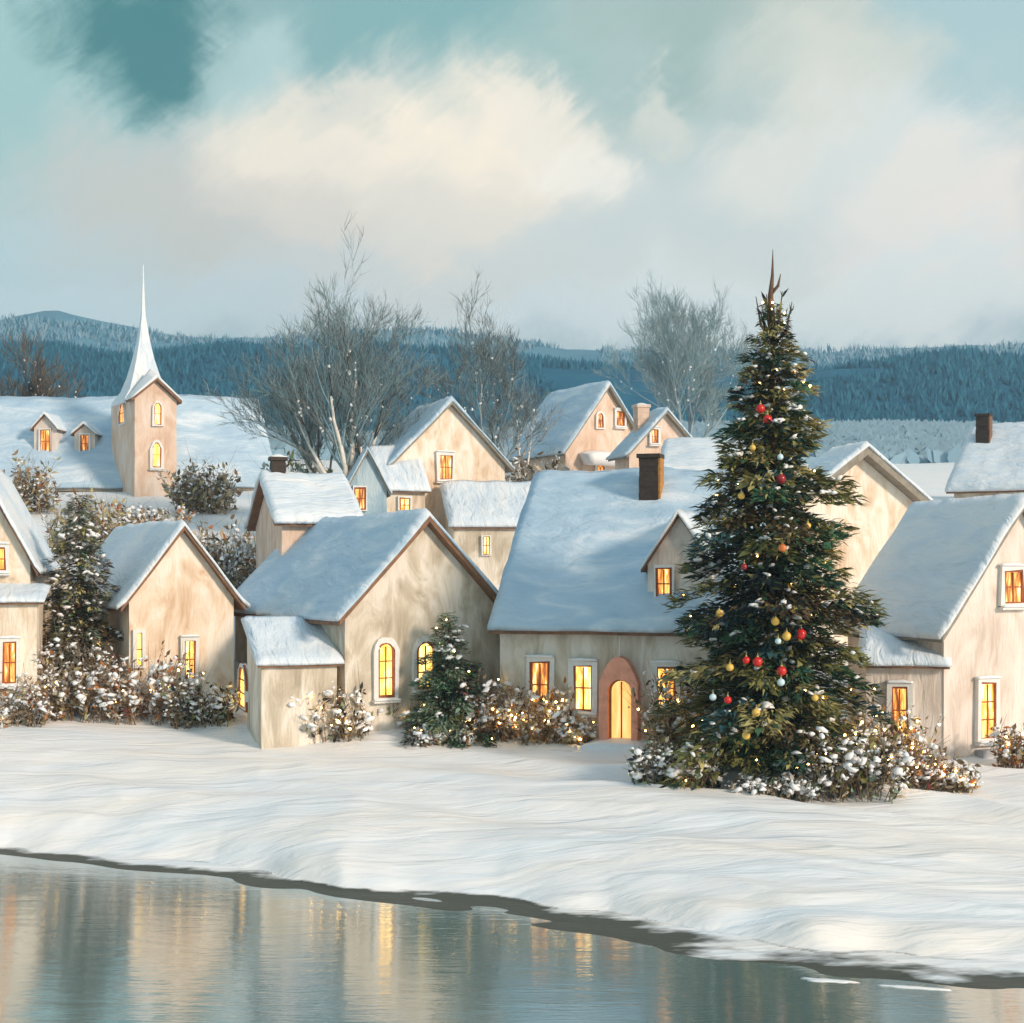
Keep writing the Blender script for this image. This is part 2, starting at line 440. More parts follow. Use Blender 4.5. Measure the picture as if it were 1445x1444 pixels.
rows = []; y = 13.0
while y < 700:
    rows.append(y); y += max(.075, (y - 20) * .0075) if y > 22 else .3
cols = []
c = -2600.0
while c < 2600:
    cols.append(c); c += 5.0 if -860 < c < 860 else 40.0
g = MB()
for y in rows:
    for c in cols: g.v.append(Vector((c * (y + 12) / (F * 1.25), y, 0)))
nC = len(cols)
for v in g.v: v.z = terr_n(v.x, v.y)
for i in range(len(rows) - 1):
    for j in range(nC - 1):
        g.face([i * nC + j, i * nC + j + 1, (i + 1) * nC + j + 1, (i + 1) * nC + j])
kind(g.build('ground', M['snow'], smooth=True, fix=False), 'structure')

# water
m, t, b = mat('river water')
b.inputs['Base Color'].default_value = (.185, .27, .26, 1)
b.inputs['Roughness'].default_value = .07
b.inputs['IOR'].default_value = 3.3
b.inputs['Specular IOR Level'].default_value = .9
tbump(t, b, [(tnoise(t, 1.0, (.5, 1.6, 1), (0, 0, -.1), 3, .5, .5), .22), (tnoise(t, 5.0, (.35, 2.2, 1), (0, 0, -.1), 3, .6), .10)], dist=.04)
M['water'] = m
w = MB()
w.grid(8, 8, lambda u, v: Vector((lerp(-150, 150, u), lerp(-60, 60, v), 0)))
kind(w.build('water', M['water'], fix=False), 'structure')

# hills: forested ridges beyond the village, each a real slope
def hill_mat(name, a, b_):
    m, t, b = mat(name)
    f = tnoise(t, .05, (1, 1, .6), detail=8, rough=.7)
    t.links.new(tramp(t, f, [(.35, a), (.65, b_)]), b.inputs['Base Color'])
    b.inputs['Roughness'].default_value = .9; b.inputs['Specular IOR Level'].default_value = .1
    return m
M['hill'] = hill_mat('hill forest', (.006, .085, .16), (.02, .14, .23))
M['hill_far'] = hill_mat('far hill forest', (.08, .22, .32), (.13, .29, .38))  # paler than the near hill: mist put into the colour
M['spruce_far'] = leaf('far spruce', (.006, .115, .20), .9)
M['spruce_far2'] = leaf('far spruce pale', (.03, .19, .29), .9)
M['mist1'] = leaf('mist strokes', (.30, .44, .53), .9); M['mist2'] = leaf('mist strokes dark', (.27, .42, .52), .9)  # mist blue put into the colour of these strokes
def crest(tab, d):
    return [((px - CX) * d / F, zof(py, d)) for px, py in tab]
HILLS = [
    (400, [(-900, 520), (-200, 505), (60, 492), (180, 512), (300, 498), (420, 505), (580, 500), (700, 515), (850, 520), (1000, 530), (1130, 530), (1250, 522), (1350, 512), (1460, 520), (1700, 500), (2300, 520)], 300, 'hill'),
    (640, [(-900, 470), (-200, 480), (40, 462), (150, 474), (300, 490), (500, 482), (620, 478), (800, 500), (1100, 512), (1300, 500), (1450, 492), (1900, 480), (2300, 500)], 410, 'hill_far'),
    (740, [(-900, 460), (-60, 470), (20, 452), (75, 441), (130, 452), (240, 474), (500, 490), (900, 500), (1400, 495), (2300, 480)], 560, 'hill_far'),
]
hill_fn = []
for d, tab, d0, mt in HILLS:
    cr = crest(tab, d)
    def zf(x, y, cr=cr, d=d, d0=d0):
        k = (y - d0) / (d - d0); top = interp(cr, x * d / max(y, 1))
        base = prof(d0) - 6
        k2 = sst(k) if k < 1 else 1 - .5 * sst((k - 1) * .7)
        return lerp(base, top, k2) + 3.0 * ns(x * .012, y * .012, d) + 1.2 * ns(x * .05, y * .05, d)
    hill_fn.append(zf)
    h = MB()
    h.grid(150, 36, lambda u, v: Vector(((lambda y: (lerp(-1.25, 1.25, u) * y * .6))(lerp(d0, d * 1.3, v)), lerp(d0, d * 1.3, v), zf(lerp(-1.25, 1.25, u) * lerp(d0, d * 1.3, v) * .6, lerp(d0, d * 1.3, v)))))
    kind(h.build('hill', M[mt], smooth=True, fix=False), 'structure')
rng = random.Random(5)
for k, (n, (d, tab, d0, mt), zf, mats) in enumerate(((9500, HILLS[0], hill_fn[0], ['spruce_far', 'spruce_far2']), (4500, HILLS[1], hill_fn[1], ['mist2', 'spruce_far2']))):
    fr = MB()
    for i in range(n):
        y = lerp(d0 * 1.02, d * 1.06, rng.random() ** .7); x = rng.uniform(-.46, .46) * y
        if ns(x * .02, y * .02, 4 + k) < -.3: continue
        z = zf(x, y); hh = rng.uniform(1.6, 4.6) * (1 if k == 0 else 1.15)
        for q in range(9):
            mi = 0 if rng.random() < .6 else 1
            d_ = Vector((rng.uniform(-.5, .5), rng.uniform(-.2, .2), 1)).normalized()
            fr.stroke(Vector((x + rng.uniform(-1.6, 1.6), y + rng.uniform(-1, 1), z - .6)), d_, Vector((1, rng.uniform(-.3, .3), -d_.x)).normalized(), hh * rng.uniform(.55, 1.1), rng.uniform(.25, .8), mi, 0)
    kind(tag(fr.build('hillside_forest', [M[q] for q in mats], fix=False), ['dark blue spruce wood covering the nearer hillside', 'wood on the farther hill ridge, mist painted into its pale blue'][k], 'forest'), 'stuff')

# mist strokes put in for the pale blue mist before the wood
fr = MB(); rng = random.Random(9)
for i in range(17000):
    y = lerp(118, 330, rng.random() ** 1.2); x = rng.uniform(-.45, .45) * y
    z = terr_n(x, y)
    for q in range(5):
        d_ = Vector((rng.uniform(-1.6, 1.6), rng.uniform(-.3, .3), 1)).normalized()
        fr.stroke(Vector((x + rng.uniform(-1.4, 1.4), y + rng.uniform(-1, 1), z - .3)), d_, Vector((1, 0, -d_.x)).normalized(), rng.uniform(1.0, 2.2), rng.uniform(.7, 1.4), 0 if rng.random() < .6 else 1, 0)
kind(tag(fr.build('mist_strokes', [M['mist1'], M['mist2']], fix=False), 'pale blue mist strokes standing in for mist on the slope behind the village', 'mist'), 'stuff')

# ------------------------------------------------------------------ houses
def face_map(face):
    if face == 'g': return lambda u, n, z: Vector((u, -n, z))
    return lambda u, n, z: Vector((-n, u, z))
def arch(u0, u1, z0, z1, style, steps=5):
    if style == 'rect': return [(u0, z0), (u1, z0), (u1, z1), (u0, z1)]
    w = (u1 - u0) / 2; uc = (u0 + u1) / 2
    rise = w if style == 'arch' else w * 1.35
    rise = min(rise, (z1 - z0) * .6)
    pts = [(u0, z0), (u1, z0)]
    for i in range(2 * steps + 1):
        th = math.pi * i / (2 * steps)
        if style == 'arch': pts.append((uc + w * math.cos(th), z1 - rise + rise * math.sin(th)))
        else:
            s = 1 - i / steps
            pts.append((uc + w * (abs(s) ** .7) * (1 if s >= 0 else -1) if abs(s) < 1 else uc + w * s, z1 - rise + rise * (1 - abs(s) ** 1.5)))
    return pts

class House:
    def __init__(s, root, px, d, a, px_r=None, px_l=None, W=None, L=None, eave=None, ridge=None, zb=None, seed=0):
        s.root = root; s.a = math.radians(a); s.seed = seed
        s.A = Vector(((px - CX) * d / F, d, 0)); s.g = Vector((math.cos(s.a), math.sin(s.a), 0)); s.s = Vector((-math.sin(s.a), math.cos(s.a), 0))
        def solve(v, p):
            k = (p - CX) / F; return (k * s.A.y - s.A.x) / (v.x - k * v.y)
        s.W = W if W else solve(s.g, px_r)
        s.L = L if L else solve(s.s, px_l)
        cs = [s.A, s.A + s.g * s.W, s.A + s.s * s.L, s.A + s.g * s.W + s.s * s.L]
        s.z0 = zb if zb is not None else min(terr(c.x, c.y) for c in cs) - .35
        s.ze = zof(eave, d) - s.z0
        s.dr = s.A.y + s.g.y * s.W / 2
        if ridge is not None: s.zr = zof(ridge, s.dr) - s.z0
        if root.location.length == 0: root.location = (s.A.x, s.A.y, s.z0)
        s.off = Vector((s.A.x, s.A.y, s.z0)) - Vector(root.location)
    def wp(s, p, amp=.03):
        q = Vector((p.x + s.seed * 7.3, p.y, p.z)) * .55
        return p + Vector((ns(q.x, q.y, q.z), ns(q.x + 9, q.y, q.z), ns(q.x, q.y + 9, q.z) * .8)) * amp
    def put(s, mb, name, m, parent=None, **kw):
        if parent is None: return mb.build(name, m, s.root, s.off, s.a, **kw)
        return mb.build(name, m, parent, **kw)
    def walls(s, m, name='wall'):
        w = MB(); W, L, ze, zr = s.W, s.L, s.ze, s.zr
        top = lambda x: ze + (zr - ze) * (1 - abs(x - W / 2) / (W / 2)) - .01
        for yy, fl in ((0, False), (L, True)):
            w.grid(16, 10, lambda u, v: s.wp(Vector((u * W, yy, lerp(0, top(u * W), v)))), flip=fl)
        for xx, fl in ((0, True), (W, False)):
            w.grid(12, 10, lambda u, v: s.wp(Vector((xx, u * L, lerp(0, ze - .01, v)))), flip=fl)
        return s.put(w, name, m, merge=.002)
    def _slope(s, v, oe): 
        hw = s.W / 2 + oe
        return s.W / 2 + v * hw, s.zr - (s.zr - s.ze) * (abs(v) * hw / (s.W / 2))
    def roof(s, boards, snow, oe=.35, og=.3, st=.16, name='roof', bt=.13, y0=None, y1=None):
        y0 = -og if y0 is None else y0; y1 = s.L + og if y1 is None else y1
        b = MB()
        def P(u, v, dz, ext=0.0, k=1.0):
            vv = v * 2 - 1
            x, z = s._slope(vv * k, oe)
            return s.wp(Vector((x, lerp(y0 - ext, y1 + ext, u), z + dz)))
        b.slab(10, 12, lambda u, v: P(u, v, bt), lambda u, v: P(u, v, 0.0))
        rb = s.put(b, name, boards)
        n = MB(); sd = s.seed * 3.1
        nu, nv = 34, 30
        def edge(u, v):
            vv = abs(v * 2 - 1); e = min((1 - vv) / .07, 1.0); e2 = min(u / .03, (1 - u) / .03, 1.0)
            return math.sqrt(max(0, e)) * .7 + .3, math.sqrt(max(0, e2)) * .6 + .4
        def T(u, v):
            e, e2 = edge(u, v)
            x, z = s._slope((v * 2 - 1), oe); y_ = lerp(y0, y1, u)
            h = .03 + st * e * e2 * (1.05 + .7 * ns(x * .6, y_ * .6, sd)) + .07 * abs(ns(x * .7 + .4 * y_, y_ * 1.6, sd + 4)) * e
            wob = .16 * ns(y_ * 1.5, x * .4, sd + 2) + .08 * ns(y_ * 5, 0, sd)
            vv = v * 2 - 1
            x += (1 if vv > 0 else -1) * (max(wob, -.03) + .06) * (1 if abs(vv) > .97 else 0)
            y_ += (.05 + .08 * ns(x * 1.4, 3, sd)) * ((1 if u > .985 else 0) - (1 if u < .015 else 0))
            return s.wp(Vector((x, y_, z + bt + .012 + h)))
        def B(u, v):
            vv = v * 2 - 1
            p = T(u, v); x, z = s._slope(vv, oe); y_ = lerp(y0, y1, u)
            q = s.wp(Vector((x, y_, z + bt + .004)))
            return Vector((p.x, p.y, min(q.z, p.z - .02) - (.05 if abs(vv) > .97 else 0)))
        n.slab(nu, nv, T, B)
        s.put(n, 'snow_cover', snow, rb, smooth=True)
        return rb
    def pix(s, face, px, py, depth=0.0):
        nv = -s.s if face == 'g' else -s.g; uv = s.g if face == 'g' else s.s
        P0 = s.A + nv * depth
        r = Vector(((px - CX) / F, 1, (HY - py) / F)); o = Vector((0, 0, E))
        t = (P0 - o).dot(nv) / r.dot(nv); p = o + r * t
        return (p - s.A).dot(uv), p.z - s.z0
    def window(s, face, px0, py0, px1, py1, style='rect', glass='glow', surround=.10, bars=(1, 1), casement='casement', cap=True, name='window', sm='surround'):
        u0, z1 = s.pix(face, px0, py0); u1, _ = s.pix(face, px1, py0); z0 = s.pix(face, (px0 + px1) / 2, py1)[1]
        if u0 > u1: u0, u1 = u1, u0
        mp = face_map(face); k = surround
        jr = random.Random(int(px0 * 13 + py1)); jk = min(.045, (u1 - u0) * .06)
        J = lambda pts: [(u + jr.uniform(-jk, jk), z + jr.uniform(-jk, jk)) for u, z in pts]
        out = J(arch(u0 - k, u1 + k, z0 - k * .6, z1 + k, style)); inn = J(arch(u0 + jk * .5, u1 - jk * .5, z0 + jk * .5, z1 - jk * .5, style))
        f = MB(); f.ring(out, inn, -.02, .13, mp)
        fr = s.put(f, name, M[sm])
        cw = min(.07, (u1 - u0) * .14)
        c_ = MB(); c_.ring(arch(u0 - jk, u1 + jk, z0 - jk, z1 + jk, style), arch(u0 + cw, u1 - cw, z0 + cw, z1 - cw, style), .03, .10, mp)
        for i in range(bars[0]):
            u = lerp(u0, u1, (i + 1) / (bars[0] + 1)); c_.box((u - .018, .05, z0 + cw), (u + .018, .085, z1 - cw * 1.2 - (0 if style == 'rect' else .05)), lambda a, b_, c: mp(a, b_, c))
        for i in range(bars[1]):
            z = lerp(z0, z1, (i + 1.15) / (bars[1] + 1.3)); c_.box((u0 + cw, .052, z - .018), (u1 - cw, .083, z + .018), lambda a, b_, c: mp(a, b_, c))
        s.put(c_, 'casement', M[casement], fr)
        p = MB(); p.poly(arch(u0, u1, z0, z1, style), -.01, .045, mp)
        s.put(p, 'pane', M[glass], fr)
        if cap:
            rng = random.Random(int(px0 * 7 + py0)); q = MB()
            wd = u1 - u0 + 2 * k
            def S(lo, z, hh, t0, t1):
                q.slab(8, 3, lambda u, v: mp(lerp(u0 - k * 1.2, u1 + k * 1.2, u), lerp(t0, t1, v), z + hh * (.5 + .5 * math.sin(math.pi * min(.95, max(.05, u)))) * (1 - .4 * abs(v * 2 - 1)) + .02 * ns(u * 4, px0)),
                       lambda u, v: mp(lerp(u0 - k * 1.2, u1 + k * 1.2, u), lerp(t0, t1, v), z - .012))
            S(0, z0 - k * .6 + .004, .07, .12, .24)
            s.put(q, 'snow_ledge', M['clump'], fr, smooth=True)
            if style == 'rect':
                q = MB(); S(0, z1 + k + .004, .08, -.01, .17); s.put(q, 'snow_ledge', M['clump'], fr, smooth=True)
            sl = MB(); sl.box((u0 - k * 1.1, .0, z0 - k * .6 - .075), (u1 + k * 1.1, .2, z0 - k * .6 - .004), lambda a, b_, c: mp(a, b_, c))
            s.put(sl, 'sill', M['surround'], fr)
        return fr
    def chimney(s, x, y, w, z0, z1, m=None, cap=True, lit_m=None, dp=None):
        dp = dp or w
        c = MB()
        zz = [z0]
        while zz[-1] < z1 - .2: zz.append(zz[-1] + .16)
        r2 = random.Random(int(x * 100))
        for i, z in enumerate(zz):
            e = r2.uniform(-.015, .015); zt = min(z + .158, z1)
            c.box((x - w / 2 - e, y - dp / 2 - e, z), (x + w / 2 + e, y + dp / 2 + e, zt), mi=0)
        if lit_m: c.box((x - w / 2 + .03, y - dp / 2 - .06, z0), (x + w / 2 - .03, y - dp / 2 + .02, z1 - .01), mi=1)  # side slab coloured as the sunlit face of the chimney
        c.box((x - w / 2 - .06, y - dp / 2 - .06, z1 + .002), (x + w / 2 + .06, y + dp / 2 + .06, z1 + .12))
        o = s.put(c, 'chimney', [m or M['brick'], lit_m or M['ochre']])
        if cap:
            k = MB()
            k.slab(6, 6, lambda u, v: Vector((x + (u - .5) * (w + .12), y + (v - .5) * (dp + .12), z1 + .13 + .12 * math.sin(math.pi * min(.93, max(.07, u))) * math.sin(math.pi * min(.93, max(.07, v))))),
                   lambda u, v: Vector((x + (u - .5) * (w + .12), y + (v - .5) * (dp + .12), z1 + .122)))
            s.put(k, 'snow_cap', M['clump'], o, smooth=True)
        return o

class Shed(House):
    """lean-to: roof falls from the back (y = L) to the front (y = 0)"""
    def __init__(s, root, px, d, a, low, high, **kw):
        super().__init__(root, px, d, a, eave=low, **kw)
        bd = s.A.y + s.s.y * s.L
        s.zh = zof(high, bd) - s.z0
    def walls(s, m, name='wall'):
        w = MB(); W, L = s.W, s.L
        for yy, zt, fl in ((0, s.ze, False), (L, s.zh, True)):
            w.grid(10, 8, lambda u, v: s.wp(Vector((u * W, yy, lerp(0, zt - .01, v)))), flip=fl)
        for xx, fl in ((0, True), (W, False)):
            w.grid(8, 8, lambda u, v: s.wp(Vector((xx, u * L, lerp(0, lerp(s.ze, s.zh, u) - .01, v)))), flip=fl)
        return s.put(w, name, m, merge=.002)
    def roof(s, boards, snow, ov=.18, st=.16, name='roof', bt=.09, back=0.0):
        sl = (s.zh - s.ze) / s.L; sd = s.seed * 2.7
        zz = lambda y: s.ze + sl * y
        b = MB()
        Q = lambda u, v, dz: s.wp(Vector((lerp(-ov, s.W + ov, u), lerp(-ov, s.L + back, v), zz(lerp(-ov, s.L + back, v)) + dz)))
        b.slab(8, 6, lambda u, v: Q(u, v, bt), lambda u, v: Q(u, v, 0))
        rb = s.put(b, name, boards)
        n = MB()
        def T(u, v):
            e = math.sqrt(max(0, min(1, u / .06, (1 - u) / .06))) * .7 + .3; e2 = math.sqrt(max(0, min(1, v / .1))) * .65 + .35
            x, y = lerp(-ov, s.W + ov, u), lerp(-ov, s.L + back, v)
            h = st * e * e2 * (1 + .5 * ns(x * .8, y * .8, sd)) + .03 * ns(x * 2, y * 2, sd)
            if v < .02: y -= .05 + .07 * ns(x * 2, 1, sd)
            if u < .02: x -= .05
            if u > .98: x += .05
            return s.wp(Vector((x, y, zz(max(y, -ov)) + bt + .012 + h)))
        def B(u, v):
            p = T(u, v); return Vector((p.x, p.y, Q(u, v, bt + .004).z - (.03 if v < .02 else 0)))
        n.slab(22, 18, T, B)
        s.put(n, 'snow_cover', snow, rb, smooth=True)
        return rb

def root(name, label, cat, group=None): return empty(name, (0, 0, 0), label, cat, group)
VG = 'snow covered village houses'

# --- house at the left edge of the picture
r = root('house', 'cream house cut by the left edge, curved snowy gable above a porch ledge', 'house', VG)
h = House(r, -95, 43, 12, px_r=42, L=6, eave=792, ridge=668, seed=1)
h.walls(M['cream']); h.roof(M['wood'], M['roof_snow'], og=.25, oe=.25)
h.window('g', -13, 772, 9, 806, glass='glow')
q = Shed(r, -100, 41.6, 12, 852, 832, px_r=52, L=1.6, seed=11)
q.walls(M['cream'], 'porch_wall'); q.roof(M['wood'], M['roof_snow'], name='porch_roof', st=.12)
q.window('g', 4, 905, 24, 965, glass='glow_deep', name='window')

# --- cottage with the peach gable
r = root('house', 'peach gabled cottage with a pale snow roof behind the white flecked shrubs', 'house', VG)
h = House(r, 182, 44, 27, px_r=330, px_l=98, eave=846, ridge=748, seed=2)
h.walls(M['peach']); h.roof(M['wood'], M['roof_snow'], oe=.3)
h.window('g', 259, 903, 275, 958, glass='glow')
h.window('g', 191, 893, 200, 940, glass='glow_gold', bars=(0, 1), cap=False)
h.window('s', 138, 897, 147, 950, glass='glow', bars=(0, 2), surround=.06)

# --- blue roofed chapel-like house with lean-to
r = root('house', 'beige gabled house with a blue roof, two arched windows and a snowy lean-to', 'house', VG)
h = House(r, 487, 40, 29, px_r=706, px_l=332, eave=866, ridge=737, seed=3)
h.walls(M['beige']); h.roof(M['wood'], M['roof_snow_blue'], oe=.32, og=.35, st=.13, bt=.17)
h.window('g', 531, 906, 555, 984, 'arch', glass='glow_gold', surround=.13, bars=(1, 2))
h.window('g', 586, 905, 612, 972, 'arch', glass='glow_gold', surround=.13, bars=(1, 2))
q = Shed(r, 369, 39.2, 19, 940, 882, px_r=476, L=2.6, seed=13)
q.walls(M['beige'], 'lean_to_wall'); q.roof(M['wood'], M['roof_snow'], name='lean_to_roof', st=.15, back=.1, ov=.12)
q.window('s', 341, 936, 351, 1000, 'arch', glass='glow_gold', surround=.06, bars=(0, 2), cap=False)

# --- long house with chimney, dormer and pink portal
r = root('house', 'long grey beige house with broad blue white roof, dark chimney and pink arched doorway', 'house', VG)
h = House(r, 1062, 38.6, 73, W=9.0, px_l=706, eave=884, ridge=676, seed=4)
h.walls(M['beige'])
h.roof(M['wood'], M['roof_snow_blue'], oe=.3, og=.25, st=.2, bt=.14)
HERO = h
h.window('s', 749, 932, 777, 1000, glass='glow_deep', surround=.11, bars=(1, 1))
h.window('s', 810, 937, 838, 1004, glass='glow', surround=.11, bars=(1, 1))
h.window('s', 926, 940, 955, 1002, glass='glow', surround=.11, bars=(1, 1))
mp = face_map('s')
ua, z1 = h.pix('s', 904, 926); ub, _ = h.pix('s', 850, 926); zg = terr(h.A.x + h.s.x * (ua + ub) / 2, h.A.y + h.s.y * (ua + ub) / 2) - h.z0
uc, zc = h.pix('s', 895, 958); ud, _ = h.pix('s', 862, 958)
f = MB(); f.ring(arch(ua, ub, zg - .1, z1, 'point'), arch(uc, ud, zg - .1, zc, 'arch'), -.02, .42, mp)
door = h.put(f, 'doorway', M['portal'])
f = MB(); f.poly(arch(uc - .01, ud + .01, zg, zc, 'arch'), -.01, .12, mp); h.put(f, 'door', M['glow_door'], door)
f = MB()
f.ring(arch(uc, ud, zg, zc, 'arch'), arch(uc + .05, ud - .05, zg + .05, zc - .05, 'arch'), .11, .18, mp)
um = (uc + ud) / 2; f.box((um - .02, .12, zg + .05), (um + .02, .15, zc - .08), lambda a, b_, c: mp(a, b_, c))
h.put(f, 'door_frame', M['ochre'], door)
f = MB(); rr = random.Random(1); f.blob(mp(ud - .3 if False else uc + .12, .17, zg + 1.0), .035, rr, (1, 1, 1)); h.put(f, 'handle', M['cap'], door)
f = MB()
um2 = (ua + ub) / 2
zt = h.pix('s', 872, 893)[1]
f.tube([mp(um2, .2, z1 - .05), mp(um2, .2, lerp(z1, zt, .5)), mp(um2, .2, zt)], [.03, .02, .008], 6)
for k in range(4): f.blob(mp(um2, .2, lerp(z1, zt, .1 + .25 * k)), .035 - .005 * k, rr, (1, 1, 1))
h.put(f, 'finial', M['surround'], door)
f = MB(); f.slab(14, 6, lambda u, v: mp(lerp(ua - .35, ub + .35, u), lerp(.0, 1.1, v), zg + .14 - .06 * v + .03 * ns(u * 5, v * 5, 3) - .1 * (abs(u - .5) * 2) ** 4), lambda u, v: mp(lerp(ua - .35, ub + .35, u), lerp(.0, 1.1, v), zg - .6))
h.put(f, 'doorstep', M['clump'], smooth=True)
# chimney on the front slope
def on_slope(h, px, py, oe=.3):
    """where a sight line meets the front (x < W/2) slope"""
    r_ = Vector(((px - CX) / F, 1, (HY - py) / F)); o = Vector((0, 0, E)); best = None
    t_ = h.A.y - 3
    while t_ < h.A.y + 20:
        p = o + r_ * t_; loc = p - h.A; x = loc.dot(h.g); z = p.z - h.z0
        zs = h.zr - (h.zr - h.ze) * abs(x - h.W / 2) / (h.W / 2)
        if x > -oe and z <= zs: return x, loc.dot(h.s), z
        t_ += .02
    return h.W / 2, 0, h.zr
x, y, z = on_slope(h, 917, 722)
ztop = zof(642, h.A.y + h.g.y * x + h.s.y * y) - h.z0
h.chimney(x + .1, y, .62, z - .4, ztop - .1, M['brick'], False, M['ochre'], .6)  # ochre slab paints the sunlit side onto the dark chimney
# dormer
def dormer(h, px0, px1, py_sill, py_eave, py_apex, wallm, snow, win=None, boards='wood', face='s'):
    xa, ya, za = on_slope(h, px1, py_sill); xb, yb, zb_ = on_slope(h, px0, py_sill)
    x0 = min(xa, xb); d = h.A.y + h.g.y * x0 + h.s.y * (ya + yb) / 2
    y0, y1 = min(ya, yb), max(ya, yb); yc = (y0 + y1) / 2
    ze = zof(py_eave, d) - h.z0; zp = zof(py_apex, d) - h.z0; zb = min(za, zb_) - .25
    k = (h.zr - h.ze) / (h.W / 2)
    xe = min(h.W / 2, (zp - h.ze) / k + .1)        # where its ridge meets the main slope
    xw = min(h.W / 2, (ze - h.ze) / k + .1)
    w = MB()
    top = lambda t: ze + (zp - ze) * (1 - abs(t * 2 - 1))
    w.grid(10, 6, lambda u, v: Vector((x0, lerp(y0, y1, u), lerp(zb, top(u) - .01, v))))
    for yy in (y0, y1):
        w.grid(6, 4, lambda u, v: Vector((lerp(x0, xw + .3, u), yy, lerp(zb, ze - .01, v))))
    dw = h.put(w, 'dormer', wallm, merge=.002)
    hw = (y1 - y0) / 2; ov = .16
    def S(u, v, dz):
        vv = v * 2 - 1; yy = yc + vv * (hw + ov); zz = zp - (zp - ze) * abs(vv) * (hw + ov) / hw
        xend = (zz - h.ze) / k + .25
        return Vector((lerp(x0 - .2, max(xend, x0 - .1), u), yy, zz + dz))
    b = MB(); b.slab(6, 10, lambda u, v: S(u, v, .07), lambda u, v: S(u, v, 0)); h.put(b, 'dormer_roof', M[boards], dw)
    n = MB(); n.slab(12, 16, lambda u, v: S(u, v, .08 + .12 * (math.sqrt(max(0, min(1, (1 - abs(v * 2 - 1)) / .12))) * .7 + .3) + .04 * ns(u * 4, v * 4, px0)) + (Vector((-.06, 0, 0)) if u < .01 else Vector()), lambda u, v: S(u, v, .074) + (Vector((-.06, 0, -.02)) if u < .01 else Vector()))
    h.put(n, 'dormer_snow', snow, dw, smooth=True)
    if win:
        A0, g0 = h.A, h.g; h.A = A0 + g0 * x0
        wfr = h.window(face, *win, glass='glow_deep', surround=.06, cap=False, name='dormer_window')
        h.A = A0
        for o in [wfr]:
            o.location = Vector(o.location) + (g0 * x0)
dormer(h, 914, 1004, 856, 796, 728, M['white'], M['roof_snow'], (926, 800, 949, 848))

# --- right house
r = root('house', 'tall white gabled house by the right edge with grey snow roof and attic window', 'house', VG)
h = House(r, 1332, 38, 24, px_r=1535, px_l=1196, eave=886, ridge=716, seed=5)
h.walls(M['white']); h.roof(M['greywood'], M['roof_snow'], oe=.3, og=.3, st=.15)
h.window('g', 1413, 804, 1441, 853, glass='glow_deep', surround=.11)
h.window('g', 1379, 962, 1403, 1044, glass='glow', surround=.09, bars=(1, 2))
u0, _ = h.pix('g', 1374, 1060); u1, _ = h.pix('g', 1412, 1060); zz = h.pix('g', 1390, 1056)[1]
f = MB(); mp = face_map('g'); f.box((u0, -.02, -.2), (u1, .55, zz - .28), lambda a, b_, c: mp(a, b_, c)); f.box((u0 + .06, -.02, zz - .278), (u1 - .06, .3, zz - .02), lambda a, b_, c: mp(a, b_, c)); h.put(f, 'step', M['stone'])
q = Shed(r, 1222, 38.6, -16, 938, 893, px_r=1330, L=1.8, seed=15)
q.walls(M['white'], 'porch_wall'); q.roof(M['wood'], M['roof_snow'], name='porch_roof', st=.16)
q.window('g', 1257, 968, 1282, 1036, glass='glow_deep', casement='reddoor', surround=.1, bars=(1, 1))

# --- peach gable half hidden by the big fir
r = root('house', 'peach gable between the big fir and the right house, wide grey eave', 'house', VG)
h = House(r, 1128, 50, 20, px_r=1296, px_l=1100, eave=712, ridge=643, seed=6)
h.walls(M['peach']); h.roof(M['greywood'], M['roof_snow'], oe=.45, og=.5, st=.14, bt=.3)

# --- far right house
r = root('house', 'low house up the slope at the right edge, thin brown chimney on its snow roof', 'house', VG)
h = House(r, 1530, 66, 58, W=9, px_l=1346, eave=686, ridge=602, seed=7)
h.walls(M['beige']); h.roof(M['wood'], M['roof_snow'], oe=.3, st=.2)
x, y, z = on_slope(h, 1388, 632); dd = h.A.y + h.g.y * x + h.s.y * y
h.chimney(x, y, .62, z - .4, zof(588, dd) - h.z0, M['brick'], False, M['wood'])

# --- middle row, behind
r = root('house', 'cream house in the middle with one amber gable window over a snowy lower roof', 'house', VG)
h = House(r, 556, 61, 24, px_r=712, px_l=515, eave=652, ridge=571, seed=8)
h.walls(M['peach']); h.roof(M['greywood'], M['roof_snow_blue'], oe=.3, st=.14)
h.window('g', 618, 641, 638, 678, glass='glow_deep', surround=.1)
q = Shed(r, 640, 57.6, 8, 744, 690, px_r=772, L=3.8, seed=16)
q.walls(M['beige'], 'lower_wall'); q.roof(M['wood'], M['roof_snow'], name='lower_roof', st=.25)
q.window('g', 681, 757, 691, 783, glass='glow_gold', surround=.05, cap=False)
q.window('g', 745, 768, 755, 800, glass='glow_gold', surround=.05, cap=False)
q = Shed(r, 541, 59.2, 14, 692, 636, px_r=600, L=3.0, seed=17)
q.walls(M['cream'], 'side_wall'); q.roof(M['wood'], M['roof_snow'], name='side_roof', st=.2)
q.window('g', 563, 702, 579, 724, glass='glow', surround=.07, cap=False)

r = root('house', 'narrow blue grey house with one amber window, left of the cream house', 'house', VG)
h = House(r, 491, 56, 10, px_r=546, L=5, eave=690, ridge=640, seed=9)
h.walls(M['bluewall']); h.roof(M['greywood'], M['roof_snow_blue'], oe=.15, og=.15, st=.1)
h.window('g', 499, 688, 516, 720, glass='glow_deep', surround=.05, cap=False)

